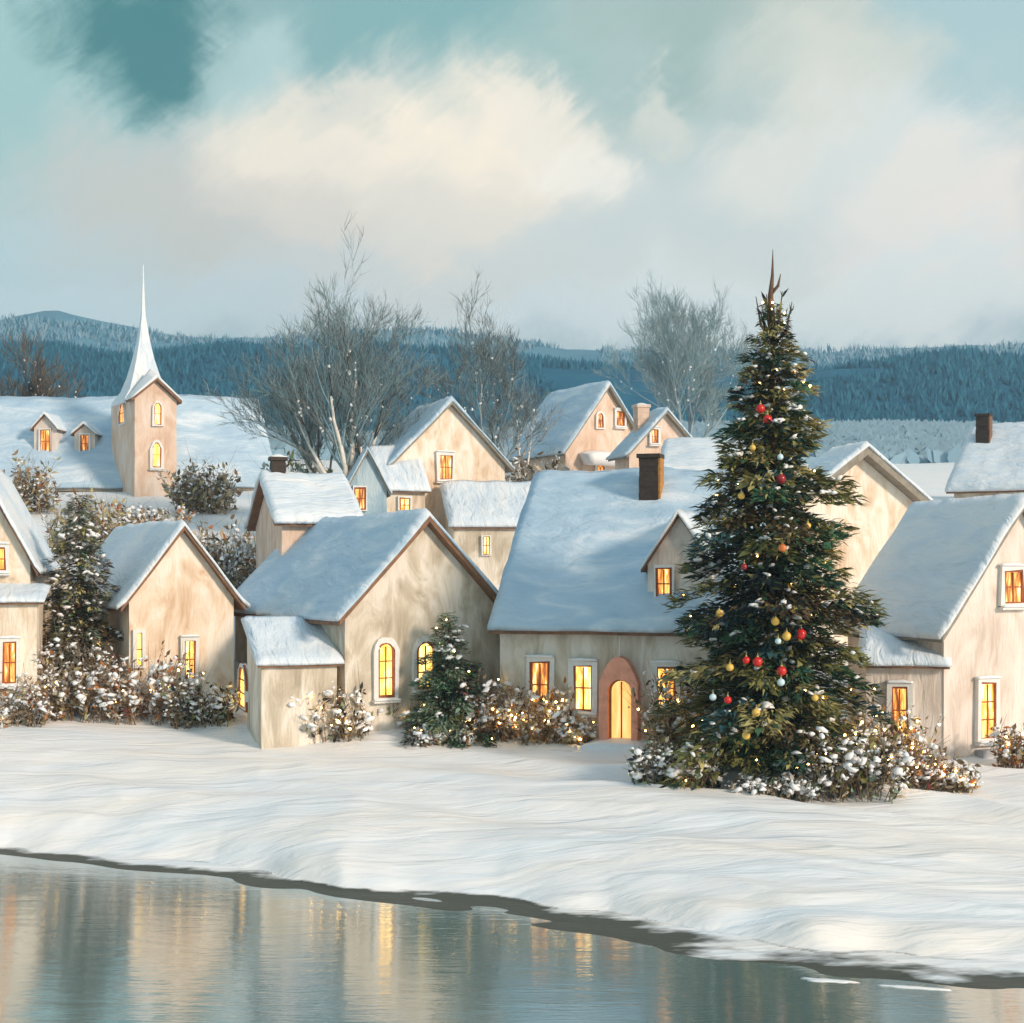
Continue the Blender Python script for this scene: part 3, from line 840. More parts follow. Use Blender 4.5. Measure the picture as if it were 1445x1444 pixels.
r = root('house', 'low cottage with a plain white snow roof behind the blue roofed house', 'house', VG)
h = House(r, 500, 49, 108, W=6.5, px_l=398, eave=738, ridge=682, seed=10)
h.walls(M['pink']); h.roof(M['wood'], M['roof_snow'], oe=.3, st=.2)
x, y, z = on_slope(h, 402, 700)
h.chimney(h.W * .5, h.L - .35, .5, 1.5, zof(652, h.A.y + 3) - h.z0, M['brick'])

r = root('house', 'pink gabled house on the hill with blue roof and a snowy balcony', 'house', VG)
h = House(r, 798, 74, 32, px_r=912, px_l=722, eave=634, ridge=547, seed=20)
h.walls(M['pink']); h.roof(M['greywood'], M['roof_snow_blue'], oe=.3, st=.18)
h.window('g', 842, 583, 850, 604, 'arch', glass='glow_deep', surround=.1, cap=False)
h.window('g', 868, 580, 880, 602, glass='glow_deep', surround=.1)
h.window('g', 840, 655, 852, 680, 'arch', glass='glow_deep', surround=.1, cap=False)
u0, z = h.pix('g', 816, 648); u1, _ = h.pix('g', 884, 648); mp = face_map('g')
f = MB(); f.slab(10, 4, lambda u, v: mp(lerp(u0, u1, u), lerp(-.02, 1.0, v), z + .5 * (1 - .35 * v) - .2 * (2 * u - 1) ** 4), lambda u, v: mp(lerp(u0 + .3, u1 - .3, u), lerp(-.02, .8, v), z - .3))
h.put(f, 'balcony', M['clump'], smooth=True)

r = root('house', 'small pale gable with snow capped chimney, right of the pink hill house', 'house', VG)
h = House(r, 888, 68, 18, px_r=988, px_l=868, eave=640, ridge=584, seed=21)
h.walls(M['pink']); h.roof(M['greywood'], M['roof_snow_blue'], oe=.25, st=.14)
h.window('g', 918, 606, 928, 626, glass='glow_deep', surround=.1)
h.chimney(h.W * .28, 1.0, .6, h.ze, zof(575, 69) - h.z0, M['pink'])

r = root('house', 'snow roofed house behind the dark chimney, mostly hidden by the fir', 'house', VG)
h = House(r, 1068, 57, 80, W=7, px_l=940, eave=672, ridge=630, seed=22)
h.walls(M['beige']); h.roof(M['greywood'], M['roof_snow'], oe=.3, st=.2)

# --- church
TD = 76
tx = (190 - CX) * TD / F
r = empty('church', (tx, TD, terr(tx, TD)), 'white church with needle spire, peach tower and long snow roofed nave', 'church')
h = House(r, 176, 78.5, 88, W=10.5, px_l=-70, eave=684, ridge=570, seed=23)
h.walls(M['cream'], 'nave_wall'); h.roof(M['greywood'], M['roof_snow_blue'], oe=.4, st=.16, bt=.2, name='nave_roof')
dormer(h, 48, 80, 645, 604, 586, M['white'], M['roof_snow'], (57, 606, 72, 640))
dormer(h, 105, 134, 645, 612, 600, M['white'], M['roof_snow'], (114, 613, 127, 640))
h = House(r, 384, 81, 112, W=10.5, px_l=236, eave=684, ridge=572, seed=24)
h.walls(M['cream'], 'choir_wall'); h.roof(M['greywood'], M['roof_snow_blue'], oe=.4, st=.16, bt=.2, name='choir_roof')
tw = House(r, 190, TD, 30, px_r=249, px_l=157, eave=562, ridge=538, seed=25)
w = MB(); W, L = tw.W, tw.L; zp = tw.zr
for yy, fl in ((0, False), (L, True)):
    w.grid(10, 12, lambda u, v: tw.wp(Vector((u * W, yy, lerp(0, tw.ze + (zp - tw.ze) * (1 - abs(2 * u - 1)), v)))), flip=fl)
for xx, fl in ((0, True), (W, False)):
    w.grid(8, 12, lambda u, v: tw.wp(Vector((xx, u * L, lerp(0, tw.ze, v)))), flip=fl)
tw.put(w, 'tower', M['pink'], merge=.002)
# spire: flared four sided needle, snow covered
sp = MB(); rows_ = []
zt = zof(366, TD + 1.3) - tw.z0; zs = tw.ze
prof_sp = [(0, .62), (.03, .60), (.10, .44), (.2, .33), (.32, .225), (.45, .135), (.55, .085), (.63, .05), (.72, .032), (.86, .02), (1, .006)]
b0 = 0
for t_, rr_ in prof_sp:
    for k in range(16):
        th = math.pi / 4 + 2 * math.pi * k / 16
        # square cross-section with slightly rounded faces
        c_, s_ = math.cos(th), math.sin(th); q_ = max(abs(c_), abs(s_))
        R = rr_ * (1 / q_) * W * (1 + .04 * ns(k * 1.3, t_ * 6, 2))
        sp.v.append(Vector((W / 2 + R * c_ * 1.0, L / 2 + R * s_, lerp(zs - .1, zt, t_))))
for i in range(len(prof_sp) - 1):
    for k in range(16):
        sp.face([i * 16 + k, i * 16 + (k + 1) % 16, (i + 1) * 16 + (k + 1) % 16, (i + 1) * 16 + k])
sp.face(list(range(16))[::-1]); sp.face([(len(prof_sp) - 1) * 16 + k for k in range(16)])
spo = tw.put(sp, 'spire', M['roof_snow'])
# little gable roof over the front face of the tower
f = MB()
for sgn in (-1, 1):
    f.slab(4, 3, lambda u, v: Vector((W / 2 + sgn * u * (W / 2 + .22), lerp(-.28, .9, v), zp + .14 - (zp - tw.ze) * u * (W / 2 + .22) / (W / 2) + .0)),
           lambda u, v: Vector((W / 2 + sgn * u * (W / 2 + .22), lerp(-.28, .9, v), zp + .01 - (zp - tw.ze) * u * (W / 2 + .22) / (W / 2))))
tg = tw.put(f, 'tower_gable', M['wood'])
f = MB()
for sgn in (-1, 1):
    f.slab(6, 6, lambda u, v: Vector((W / 2 + sgn * u * (W / 2 + .26), lerp(-.34, 1.1, v), zp + .30 - (zp - tw.ze) * u * (W / 2 + .2) / (W / 2) - .1 * u + .5 * v * (1 - u))),
           lambda u, v: Vector((W / 2 + sgn * u * (W / 2 + .24), lerp(-.32, .9, v), zp + .145 - (zp - tw.ze) * u * (W / 2 + .22) / (W / 2))))
tw.put(f, 'snow_cover', M['clump'], tg, smooth=True)
tw.window('g', 217, 568, 227, 600, 'point', glass='glow_gold', surround=.12, bars=(0, 1), cap=False)
tw.window('g', 214, 624, 227, 660, 'point', glass='glow_gold', surround=.14, bars=(0, 1))
tw.window('s', 170, 570, 178, 598, 'point', glass='glow_deep', surround=.06, bars=(0, 1), cap=False)

# ------------------------------------------------------------------ trees and shrubs
def rvec(rng): 
    while True:
        v = Vector((rng.uniform(-1, 1), rng.uniform(-1, 1), rng.uniform(-1, 1)))
        if .05 < v.length < 1: return v.normalized()
def bare_tree(name, label, base, H, spread, seed, limbs, trunk_m, twig_ms, n_twig=5, tw=.016, trunk_r=.22, fork=.22, snow=40, rise=.75, group='bare winter trees', depth=4):
    rng = random.Random(seed)
    r = empty(name, base, label, 'tree', group)
    T, C, S = MB(), MB(), MB()
    def limb(p, d, ln, rad, lev):
        segs = 5; pts = [p]; rs = [rad]; q = p.copy(); dd = d.copy()
        for i in range(segs):
            dd = (dd + rvec(rng) * .16 + Vector((0, 0, .07 if lev < 3 else .03))).normalized()
            q = q + dd * (ln / segs); pts.append(q.copy()); rs.append(max(tw * .5, rad * (1 - .7 * (i + 1) / segs)))
        if lev <= 1: T.tube(pts, rs, 6 if lev == 0 else 5)
        else: C.tube(pts, rs, 3, rng.randrange(len(twig_ms)))
        if lev >= depth: return
        n = n_twig + (2 if lev == 1 else 0)
        for i in range(n):
            k = rng.uniform(.3, 1); j = min(int(k * segs), segs - 1); b = pts[j].lerp(pts[j + 1], k * segs - j)
            base_d = (pts[j + 1] - pts[j]).normalized()
            side = rvec(rng); side = (side - base_d * side.dot(base_d)).normalized()
            nd = (base_d * rng.uniform(.75, 1.1) + side * rng.uniform(.3, .75) + Vector((0, 0, .18))).normalized()
            limb(b, nd, ln * rng.uniform(.4, .68), max(tw, rs[j] * .5), lev + 1)
            if snow and lev <= 2 and rng.random() < .25: S.blob(b + Vector((0, 0, rs[j])), rng.uniform(.025, .08), rng, (1.0, 1.0, 1.4))
    fz = H * fork
    T.tube([Vector((0, 0, -.6)), Vector((rng.uniform(-.05, .05), 0, fz * .5)), Vector((0, 0, fz * 1.02))], [trunk_r * 1.3, trunk_r, trunk_r * .85], 8)
    for (dx, dy, up, ln) in limbs:
        d = Vector((dx, dy, up)).normalized()
        limb(Vector((0, 0, fz * rng.uniform(.75, 1.0))), d, H * ln, trunk_r * .55, 1)
    T.build('trunk', trunk_m, r, smooth=True, fix=False)
    C.build('crown', twig_ms, r, fix=False)
    if S.v: kind(S.build('snow', M['clump'], r, smooth=True, fix=False), 'stuff')
    return r

bare_tree('bare_tree', 'big bare frosted tree with pale forked limbs behind the low cottage', at(487, 63), 10.9, 3, 3,
          [(-.70, .1, .62, .36), (-.38, -.2, .85, .44), (-.1, .1, 1, .56), (.10, -.1, 1, .56), (.22, .2, .95, .42), (.40, 0, .85, .30), (-.5, .3, .8, .42), (0, -.3, 1, .5)],
          M['bark_pale'], [M['t_grey'], M['t_frost'], M['t_dkgrey'], M['t_frost']], 6, .009, .30, .18, 30, depth=5)
bare_tree('bare_tree', 'slim grey bare tree between the cream house and the pink hill house', at(692, 70), 8.4, 2, 8,
          [(-.5, .1, .8, .5), (-.15, -.1, 1, .62), (.15, .1, 1, .55), (.42, 0, .9, .45), (.0, .3, 1, .6)],
          M['bark_blue'], [M['t_frost'], M['t_grey'], M['t_dkgrey']], 5, .009, .18, .2, 20, depth=5)
bare_tree('bare_tree', 'small twiggy snow flecked tree beside the roof of the pink hill house', at(735, 72), 5.6, 1.5, 14,
          [(-.4, .1, .9, .5), (.0, -.1, 1, .6), (.25, .1, 1, .55)],
          M['bark_pale'], [M['t_grey'], M['t_pale']], 5, .012, .13, .25, 50)
bare_tree('bare_tree', 'pale blue frosted bare tree left of the fir top', at(968, 82), 9.6, 3, 21,
          [(-.55, .1, .85, .5), (-.25, -.1, 1, .58), (.05, .1, 1, .6), (.35, 0, .95, .55), (.6, .1, .85, .45), (.1, .4, 1, .55), (-.4, .3, .9, .5)],
          M['bark_blue'], [M['t_frost'], M['t_pale'], M['t_frost']], 6, .011, .2, .22, 40, depth=5)
bare_tree('bare_tree', 'dark bushy bare tree at the left edge beyond the church roof', at(45, 100), 8.2, 3, 31,
          [(-.75, .1, .7, .5), (-.4, -.1, .9, .5), (-.05, .1, 1, .62), (.35, 0, .9, .5), (.7, 0, .7, .5), (.1, .5, .9, .5)],
          M['bark'], [M['t_dkgrey'], M['t_brown'], M['t_dkgrey']], 7, .02, .22, .1, 10)
bare_tree('bare_tree', 'low dark bare tree over the choir roof, right of the spire', at(290, 105), 6.2, 2, 37,
          [(-.6, .1, .7, .5), (-.2, -.1, 1, .55), (.2, .1, 1, .5), (.6, 0, .8, .5)],
          M['bark'], [M['t_dkgrey'], M['t_frost']], 6, .02, .16, .12, 10)
bare_tree('bare_tree', 'thin dark sapling on the slope above the peach gable', at(1200, 70), 3.2, 1, 41,
          [(-.3, 0, 1, .5), (.2, 0, 1, .5)], M['bark'], [M['t_dkgrey']], 3, .012, .07, .3, 0, depth=3)

def conifer(name, label, base, H, R_of, seed, nb, per, mats, weights, leader=True, snow=200, lights=0, sl=(.16, .36), droop=.35, group='decorated firs'):
    rng = random.Random(seed)
    r = empty(name, base, label, 'fir tree', group)
    T, C, S, Lg = MB(), MB(), MB(), MB()
    T.tube([Vector((0, 0, -.4)), Vector((0, 0, H * .5)), Vector((0, 0, H * .86))], [H * .018, H * .011, H * .004], 8)
    if leader:
        T.tube([Vector((0, 0, H * .85)), Vector((-.05, 0, H * .91)), Vector((.0, 0, H * .95)), Vector((.01, 0, H))], [H * .006, H * .0055, H * .003, .006], 6)
        T.tube([Vector((-.03, 0, H * .915)), Vector((.14, -.03, H * .93)), Vector((.21, 0, H * .953))], [.05, .04, .01], 5)
        for sx, z in ((-.42, .875), (.5, .865), (.25, .885), (-.15, .88)):
            T.tube([Vector((0, 0, H * (z - .05))), Vector((sx * .7, -.03, H * (z - .02))), Vector((sx, 0, H * (z + .035)))], [.05, .035, .01], 5)
            for k in range(9):
                q = Vector((0, 0, H * (z - .05))).lerp(Vector((sx, 0, H * (z + .025))), rng.uniform(.2, 1))
                d = (Vector((sx * .5, 0, 1)) + rvec(rng) * .5).normalized(); C.stroke(q, d, rvec(rng).cross(d).normalized(), .3, .07, rng.choice((0, 1, 4)))
    if lights is None: lights = 0
    for i in range(nb):
        f = (i + rng.random()) / nb
        z = H * lerp(.045, .90, f ** 1.15)
        Rz = R_of(z / H); ln = Rz * rng.choice((.5, .7, .9, 1.05, 1.36)) * rng.uniform(.92, 1.06)
        az = i * 2.39996 + rng.uniform(-.4, .4)
        out_ = Vector((math.cos(az), math.sin(az), 0)); sd = Vector((-math.sin(az), math.cos(az), 0))
        rise = rng.uniform(.0, .35) * (.5 + z / H)
        pts = []
        for k in range(6):
            s_ = k / 5; zz = rise * ln * s_ - droop * ln * s_ * s_ + .12 * ln * max(0, s_ - .75) * 4 * .3
            pts.append(Vector((0, 0, z)) + out_ * (ln * s_) + Vector((0, 0, zz)) + sd * (.05 * ln * math.sin(s_ * 3 + i)))
        T.tube(pts, [max(.006, .03 * (1 - k / 5.5) * (ln / 2 + .3)) for k in range(6)], 4)
        # colour family of this bough
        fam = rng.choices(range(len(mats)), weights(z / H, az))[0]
        n = max(12, int(per * ln))
        for k in range(n):
            s_ = rng.random() ** .6; j = min(int(s_ * 5), 4); p = pts[j].lerp(pts[j + 1], s_ * 5 - j)
            wd = (.34 * (1 - s_) + .10) * ln
            o = rng.uniform(-1, 1)
            p = p + sd * (o * wd * .8) + Vector((0, 0, rng.uniform(-.10, .06) * (1 + .3 * ln) - abs(o) * .08))
            d = (out_ * rng.uniform(.6, 1.2) + sd * (o * .9) + Vector((0, 0, rng.uniform(-.55, .35)))).normalized()
            side = (sd - d * sd.dot(d) + rvec(rng) * .5).normalized(); side = (side - d * side.dot(d)).normalized()
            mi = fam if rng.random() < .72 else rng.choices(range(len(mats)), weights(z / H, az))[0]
            l_ = rng.uniform(*sl) * min(1, .4 + Rz * .6); C.stroke(p, d, side, l_, l_ * rng.choice((.12, .15, .18, .24, .38)), mi, rng.uniform(-.1, .25))
        if rng.random() < snow / nb and z < .80 * H:
            for k in range(rng.randint(1, 4)):
                s_ = rng.uniform(.55, 1.0); j = min(int(s_ * 5), 4); p = pts[j].lerp(pts[j + 1], s_ * 5 - j)
                S.blob(p + Vector((0, 0, .07)) + sd * rng.uniform(-.2, .2), rng.uniform(.035, .10), rng, (rng.uniform(.8, 2.2), rng.uniform(.8, 1.5), .6))
        if lights and rng.random() < lights / nb:
            s_ = rng.uniform(.8, 1.03); j = min(int(s_ * 5), 4); p = pts[j].lerp(pts[j + 1], min(1, s_ * 5 - j))
            Lg.blob(p + Vector((0, 0, .05)) + sd * rng.uniform(-.15, .15), rng.uniform(.018, .03), rng, (1, 1, 1))
    T.build('trunk', M['bark'], r, smooth=True, fix=False)
    C.build('crown', mats, r, fix=False)
    if S.v: kind(S.build('snow', M['clump'], r, smooth=True, fix=False), 'stuff')
    if Lg.v: kind(Lg.build('fairy_lights', M['bulb'], r, smooth=True, fix=False), 'stuff')
    return r
# the big fir
TB = ground_at(1090, 1092)
SC = TB.y / F
TH = zof(352, TB.y) - TB.z
RT = sorted([(1 - (py - 352) / 760.0, hw * SC) for py, hw in ((352, 1), (440, 12), (480, 28), (520, 38), (560, 42), (600, 52), (650, 68), (700, 86), (760, 106), (830, 108), (890, 100), (940, 108), (1000, 124), (1050, 138), (1085, 132), (1112, 100))])
def Rbig(t_): return interp(RT, t_)
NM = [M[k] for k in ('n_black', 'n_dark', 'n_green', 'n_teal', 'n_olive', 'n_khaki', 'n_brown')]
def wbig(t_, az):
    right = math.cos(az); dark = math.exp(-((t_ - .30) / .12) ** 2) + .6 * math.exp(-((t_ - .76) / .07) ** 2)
    return [.45 + 3.0 * dark, 1.0 + 1.5 * dark, 1.2 + dark * .8, .6 + .3 * dark, 4.2 + right * .9 - 1.4 * dark, max(.1, 2.1 + right * .9 - 1.0 * dark), .8]  # more olive and khaki on the right: sunlight put into the needles
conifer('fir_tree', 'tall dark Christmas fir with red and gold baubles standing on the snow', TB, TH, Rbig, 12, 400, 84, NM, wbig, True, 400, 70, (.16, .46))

# small fir by the blue roofed house
SB = ground_at(633, 1040)
SS = SB.y / F; SHh = zof(846, SB.y) - SB.z
RS = sorted([(1 - (py - 858) / 182.0, hw * SS) for py, hw in ((858, 2), (880, 13), (920, 24), (950, 34), (985, 46), (1015, 58), (1040, 50))])
conifer('fir_tree', 'small sage green fir with dark patches in front of the arched windows', SB, SHh, lambda t_: interp(RS, t_) * 1.12, 44, 150, 125,
        [M[k] for k in ('n_black', 'n_dark', 'n_green', 'n_sage', 'n_olive', 'n_sage', 'n_brown')], lambda t_, az: [1.2, 1.2, 1, 2.2 - math.cos(az), 1, 2 - math.cos(az), .6], False, 60, 14, (.13, .30), .3)
# dark snowy fir on the left
LB = ground_at(112, 985)
LS = LB.y / F; LH = zof(668, LB.y) - LB.z
RL = sorted([(1 - (py - 668) / 317.0, hw * LS) for py, hw in ((668, 3), (700, 18), (760, 28), (820, 36), (880, 46), (940, 52), (985, 44))])
conifer('fir_tree', 'slender shaggy grey green fir heavy with snow between the left houses', LB, LH, lambda t_: interp(RL, t_), 52, 190, 80,
        [M[k] for k in ('n_black', 'n_dark', 'n_olive', 'n_sage', 'n_khaki', 't_grey', 'n_brown')], lambda t_, az: [1, 1, 1.6, 1.5, .6, 1.8, 1], False, 170, 0, (.16, .36), .5)

def bush(label, px, py, wpx, hpx, seed, mats, weights, snow=60, lights=0, dens=1.0, group='snowy shrubs', base=None, name='shrub', sl=(.10, .26), bigsnow=1.0):
    rng = random.Random(seed)
    P = base if base is not None else ground_at(px, py)
    s = P.y / F; W, H = wpx * s / 2, hpx * s
    r = empty(name, P - Vector((0, 0, .05)), label, 'shrub', group)
    T, C, S, Lg = MB(), MB(), MB(), MB()
    dp = min(W * .6, 1.1)
    n = int(38 * dens * (W * 1.2 + .4))
    for i in range(n):
        bx, by = rng.uniform(-.8, .8) * W, rng.uniform(-.8, .8) * dp
        prof_ = math.sqrt(max(.08, 1 - (bx / W) ** 2))
        hh = H * (.35 + .65 * prof_) * rng.choice((.45, .6, .75, .9, 1.05, 1.25)) * rng.uniform(.9, 1.1)
        tip = Vector((bx + rng.uniform(-.35, .35) * hh + bx * .25, by + rng.uniform(-.3, .3) * hh, hh))
        mid = Vector((bx, by, 0)).lerp(tip, .5) + rvec(rng) * .06
        pts = [Vector((bx, by, -.1)), mid, tip]
        T.tube(pts, [.016, .011, .004], 3)
        for k in range(int(rng.uniform(9, 22))):
            t_ = rng.uniform(.12, 1) ; p = pts[0].lerp(mid, t_ * 2) if t_ < .5 else mid.lerp(tip, t_ * 2 - 1)
            p = p + rvec(rng) * rng.uniform(.02, .16)
            d = ((tip - pts[0]).normalized() * .6 + rvec(rng)).normalized(); side = rvec(rng).cross(d).normalized()
            l_ = rng.uniform(*sl); C.stroke(p, d, side, l_, l_ * rng.uniform(.25, .5), rng.choices(range(len(mats)), weights)[0], rng.uniform(-.1, .2))
        for k in range(5):
            p = Vector((bx, by, 0)).lerp(tip, rng.uniform(.2, .8)); T.tube([p, p + (rvec(rng) + Vector((0, -.2, .6))) * hh * rng.uniform(.25, .5)], [.009, .003], 3)
        if rng.random() < 2.6 * snow / n:
            for k in range(rng.randint(2, 8)):
                p = mid.lerp(tip, rng.random()) + Vector((rng.uniform(-.12, .12), rng.uniform(-.2, .05), .04))
                S.blob(p, rng.choice((.014, .02, .026, .035, .045, .065)) * bigsnow, rng, (rng.uniform(.8, 2.4), rng.uniform(.8, 1.5), rng.uniform(.6, 1.1)))
        if rng.random() < lights / n:
            p = mid.lerp(tip, rng.random()) + Vector((rng.uniform(-.1, .1), rng.uniform(-.25, 0), .03))
            Lg.blob(p, rng.uniform(.022, .04), rng, (1, 1, 1))
    kind(T.build('stems', M['t_brown'], r, fix=False), 'stuff')
    C.build('leaves', mats, r, fix=False)
    if S.v: kind(S.build('snow', M['clump'], r, smooth=True, fix=False), 'stuff')
    if Lg.v: kind(Lg.build('fairy_lights', M['bulb'], r, smooth=True, fix=False), 'stuff')
    return r
BR = [M[k] for k in ('t_brown', 't_tan', 't_rust', 'n_khaki', 'n_brown', 't_pale')]
DK = [M[k] for k in ('n_black', 'n_brown', 'n_olive', 'n_sage', 't_tan', 't_pale')]
WN = [M[k] for k in ('t_brown', 't_tan', 't_rust', 't_red', 'n_brown', 't_pale')]
# front strip, left to right
bush('tan snow flecked shrub at the left edge in front of the porch', 30, 1024, 90, 62, 1, BR, [2, 3, 1, 1, 1, 2], 70, 6)
bush('grey brown shrub with thick snow under the slender shaggy fir', 112, 1012, 110, 88, 2, BR, [3, 1, 1, 2, 2, 3], 110, 4, bigsnow=1.25)
bush('rust and wine coloured shrub heaped with snow under the peach gable', 205, 1014, 110, 78, 3, WN, [2, 2, 2, 2, 1, 1], 150, 6, bigsnow=1.3)
bush('black green low shrub left of the lean-to', 288, 1020, 95, 58, 4, DK, [3, 2, 2, 1, .5, 1], 45, 2)
bush('dark shrub spilling past the corner of the lean-to with glowing lights', 478, 1046, 96, 66, 5, DK, [3, 2, 1, 1, 1, 1], 80, 26, bigsnow=1.2)
bush('low olive shrub sparkling with lights under the first arched window', 548, 1030, 84, 44, 6, DK, [1, 1, 3, 1, 2, 1], 35, 18)
bush('brown shrub with white snow right of the small fir', 690, 1044, 74, 80, 7, WN, [3, 2, 1, 1, 2, 1], 80, 10, bigsnow=1.2)
bush('amber lit shrub under the left windows of the long house', 762, 1048, 96, 64, 8, BR, [2, 2, 2, 2, 2, 1], 70, 26, bigsnow=1.1)
bush('dark shrub with snow between the doorway and the big fir', 960, 1060, 90, 92, 9, DK, [2, 2, 2, 2, 1, 1], 80, 6)
bush('low spreading dark shrub left of the foot of the big fir', 950, 1110, 130, 58, 10, DK, [3, 2, 2, 2, .5, .5], 100, 3, 1.2, bigsnow=1.3)
bush('snow heaped shrub at the right foot of the big fir', 1190, 1118, 150, 74, 11, DK, [3, 2, 3, 1, 1, .5], 110, 10, 1.1, bigsnow=1.3)
bush('gold lit shrub in front of the red door of the right house', 1252, 1092, 110, 84, 12, BR, [2, 2, 2, 4, 2, 1], 110, 26, bigsnow=1.2)
bush('rusty snowy shrub at the corner of the tall white house', 1300, 1108, 84, 52, 13, WN, [2, 3, 2, 1, 2, 1], 80, 8)
bush('orange brown shrub at the right edge below the tall white house', 1438, 1078, 66, 44, 14, BR, [2, 2, 3, 1, 2, 1], 40, 8)
bush('frosty pale shrub covered in snow in front of the big fir', 1090, 1124, 110, 26, 15, [M[k] for k in ('t_grey', 't_tan', 'n_teal', 't_pale', 'n_green', 't_brown')], [2, 2, 1, 2, 1, 1], 80, 0, sl=(.08, .2))
bush('low snow tuft with a few lights in front of the small fir', 628, 1052, 90, 26, 24, BR, [2, 3, 1, 2, 1, 3], 60, 8)
bush('sparse tan shrub against the wall between the doorway and amber lit shrub', 815, 1050, 46, 40, 25, BR, [2, 4, 1, 2, 1, 2], 22, 8, .7)
bush('small frosted tuft alone on the snow right of the rusty shrub', 1352, 1110, 44, 26, 26, BR, [2, 3, 1, 1, 1, 4], 30, 2, .8)
# behind the first row
bush('olive shrub with an orange tinge beside the church tower', 0, 0, 110, 70, 16, BR, [1, 3, 1, 4, 1, 3], 90, 0, base=at(125, 62), sl=(.2, .45))
bush('snow dusted shrub at the foot of the church tower', 0, 0, 120, 38, 17, BR, [2, 2, 1, 1, 1, 3], 90, 0, base=at(205, 66), sl=(.2, .4), bigsnow=1.6)
bush('brown thicket behind the peach cottage roof', 0, 0, 110, 85, 18, BR, [3, 3, 1, 1, 2, 4], 110, 0, base=at(325, 57), sl=(.2, .45), dens=.9, bigsnow=1.4)
bush('frosted brown shrub under the nave eave, left of the church tower', 0, 0, 90, 62, 27, BR, [3, 3, 1, 2, 1, 3], 50, 0, base=at(40, 72), sl=(.2, .45))
bush('tan thicket under the choir eave, right of the church tower', 0, 0, 90, 60, 28, BR, [3, 4, 1, 2, 1, 2], 40, 0, base=at(285, 72), sl=(.2, .45))
bush('dark green round shrub under the big bare tree', 0, 0, 66, 78, 19, DK, [2, 2, 2, 3, .5, 1], 10, 0, base=at(428, 70), sl=(.25, .5))
bush('grey brown shrub below the roof of the left edge house', 0, 0, 100, 115, 20, BR, [2, 3, .5, 2, 1, 5], 110, 0, base=at(55, 52), sl=(.2, .5))
bush('mauve grey hedge between the cream house and the pink hill house', 0, 0, 90, 90, 23, [M[k] for k in ('t_grey', 't_tan', 'n_brown', 't_pale')], [3, 1, 2, 1], 30, 0, base=at(757, 68), sl=(.2, .5))

# ------------------------------------------------------------------ baubles on the big fir
def bauble(px, py, rpx, m, label, group):
    z = zof(py, TB.y); t_ = max(0.02, min(.98, (z - TB.z) / TH)); R = Rbig(t_)
    x = (px - CX) * TB.y / F; dx = min(abs(x - TB.x) / R, .97)
    y = TB.y - R * math.sqrt(1 - dx * dx) * 1.06 - .12
    x = (px - CX) * y / F; z = zof(py, y); r_ = rpx * y / F
    o = empty('bauble', (x, y, z - r_), label, 'bauble', group)
    rng = random.Random(int(px))
    b = MB(); b.blob(Vector((0, 0, r_)), r_, rng, (1, 1, 1), fine=True); b.build('ball', m, o, smooth=True)
    c_ = MB(); c_.tube([Vector((0, 0, 2 * r_ * .98)), Vector((0, 0, 2 * r_ + .03))], [r_ * .25, r_ * .22], 8); c_.tube([Vector((0, 0, 2 * r_ + .03)), Vector((.01, .02, 2 * r_ + .09))], [.006, .006], 4); c_.build('cap', M['cap'], o)
RG, GG, IG = 'red baubles on the fir', 'gold baubles on the fir', 'ice blue baubles on the fir'
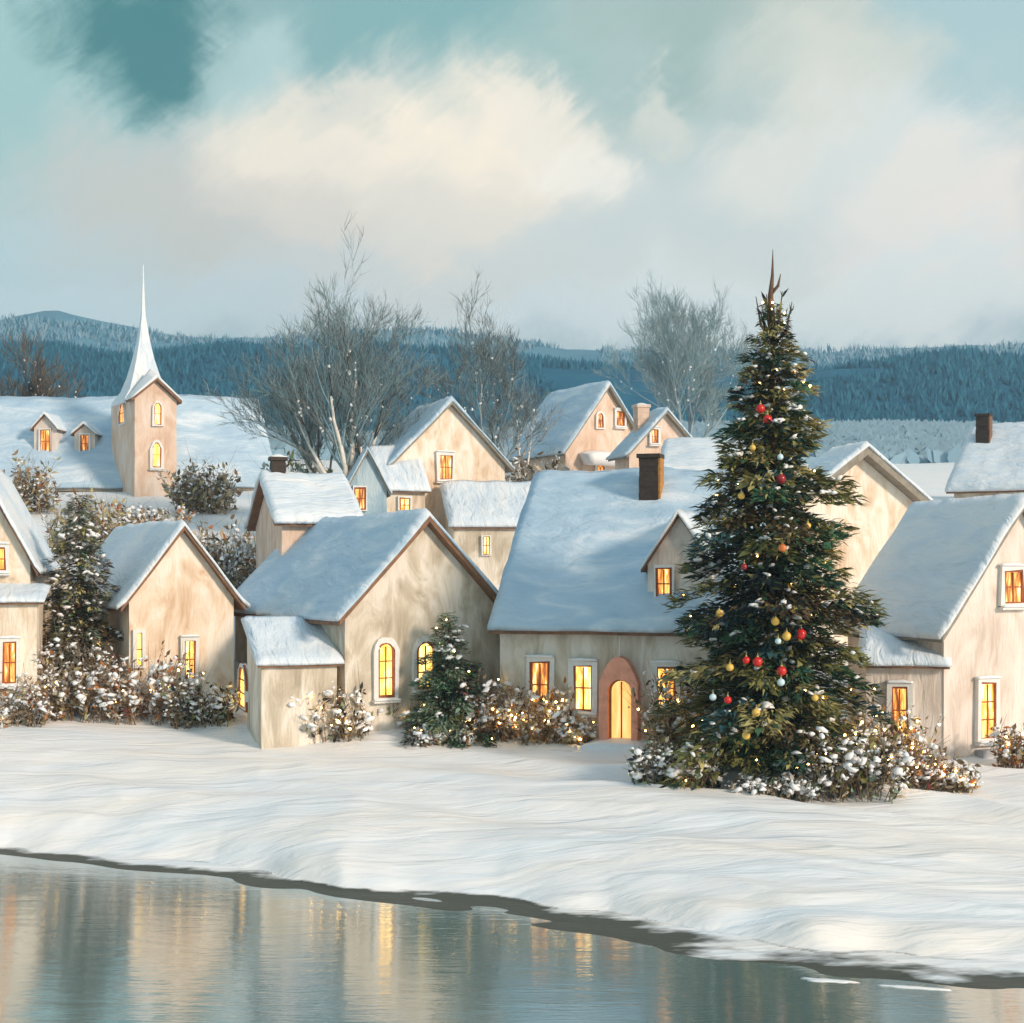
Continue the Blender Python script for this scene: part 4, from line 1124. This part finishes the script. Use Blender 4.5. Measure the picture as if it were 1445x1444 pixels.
for px, py, rp, m, lb, g_ in (
    (1073, 577, 6.5, 'red', 'red bauble high on the fir, upper of the topmost red pair', RG),
    (1083, 592, 6.5, 'red', 'red bauble high on the fir, lower of the topmost red pair', RG),
    (1102, 676, 7, 'darkred', 'dark red bauble alone below the topmost red pair', RG),
    (1104, 773, 6, 'orange', 'orange bauble alone at mid height of the fir', 'orange baubles on the fir'),
    (1050, 800, 4.5, 'darkred', 'small dark red bauble at mid height on the left half', RG),
    (1130, 895, 8, 'red', 'largest red bauble, on the right half beside two gold ones', RG),
    (1053, 932, 5.5, 'red', 'smaller red bauble left in the close pair below the dark middle', RG),
    (1069, 934, 7, 'red', 'bigger red bauble right in the close pair below the dark middle', RG),
    (1103, 947, 7, 'red', 'red bauble just above an ice blue bauble, lower half', RG),
    (1027, 988, 5.5, 'red', 'lowest red bauble, at the left side of the fir', RG),
    (1094, 877, 6, 'gold', 'gold bauble above left of the largest red bauble', GG),
    (1110, 898, 6.5, 'gold', 'gold bauble just left of the largest red bauble', GG),
    (1046, 700, 5, 'gold', 'gold bauble alone on the upper left of the fir, above mid height', GG),
    (1015, 866, 5.5, 'gold', 'gold bauble near the left outline, above the close red pair', GG),
    (1140, 742, 4.5, 'gold', 'small gold bauble on the right, level with the orange one', GG),
    (1030, 942, 5.5, 'gold', 'gold bauble left of the close red pair', GG),
    (1067, 1006, 6, 'gold', 'gold bauble low on the fir under the close red pair', GG),
    (1053, 1038, 6, 'gold', 'lowest gold bauble near the foot of the fir', GG),
    (1120, 860, 5, 'gold', 'gold bauble above the largest red bauble', GG),
    (1062, 632, 4.5, 'gold', 'topmost gold bauble just under the topmost red pair', GG),
    (1150, 985, 5, 'gold', 'gold bauble low on the right, below the largest red', GG),
    (1098, 905, 4.5, 'ice', 'ice blue bauble under the gold one by the largest red', IG),
    (1102, 963, 5.5, 'ice', 'ice blue bauble hanging below a red one', IG),
    (1101, 645, 4.5, 'ice', 'topmost ice blue bauble, under the red pair', IG),
    (1006, 984, 5, 'ice', 'ice blue bauble at the left edge by the lowest red', IG)):
    bauble(px, py, rp, M[m], lb, g_)

# ------------------------------------------------------------------ ice on the water
def ice(px, py, wpx, hpx, seed, label, tilt=-.06):
    rng = random.Random(seed); d = F * E / (py - HY); s = d / F
    W = wpx * s / 2; D = hpx * d / (py - HY) / 2
    o = MB(); n = 22; pts = []
    for i in range(n):
        th = 2 * math.pi * i / n; k = 1 + .75 * ns(math.cos(th) * 1.9, math.sin(th) * 1.9, seed * 1.7) + rng.uniform(-.22, .16)
        x = W * math.cos(th) * k; y = D * math.sin(th) * k; y += x * tilt * 4
        pts.append((x, y))
    b = len(o.v)
    for sc_, z in ((1.0, -.03), (1.02, .004), (.93, .014), (.4, .018)):
        for x, y in pts: o.v.append(Vector((x * sc_, y * sc_, z)))
    o.v.append(Vector((0, 0, .02)))
    for l in range(3):
        for i in range(n):
            j = (i + 1) % n; o.face([b + l * n + i, b + l * n + j, b + (l + 1) * n + j, b + (l + 1) * n + i])
    for i in range(n): o.face([b + 3 * n + i, b + 3 * n + (i + 1) % n, b + 4 * n])
    o.face([b + i for i in range(n)][::-1])
    q = o.build('ice_floe', M['clump'], loc=((px - CX) * s, d, 0), smooth=True)
    tag(q, label, 'ice', 'thin ice floes near the bank')
for a_ in ((1165, 1384, 66, 4, 5, 'short ice sliver in the dark reflection of the fir'), (1290, 1394, 100, 3, 6, 'long ice sliver at the lower right beside the short one')):
    ice(*a_)

# ------------------------------------------------------------------ air
m = bpy.data.materials.new('winter air'); m.use_nodes = True
t = m.node_tree; t.nodes.clear()
o_ = t.nodes.new('ShaderNodeOutputMaterial'); v_ = t.nodes.new('ShaderNodeVolumePrincipled')
v_.inputs['Color'].default_value = (.60, .82, 1.0, 1); v_.inputs['Density'].default_value = .0006; v_.inputs['Anisotropy'].default_value = 0.1
t.links.new(v_.outputs[0], o_.inputs['Volume'])
hz = MB(); hz.box((-900, -80, -2.6), (900, 1010, 150))
kind(tag(hz.build('haze', m), 'pale cold winter air between the village and the hills', 'haze'), 'stuff')
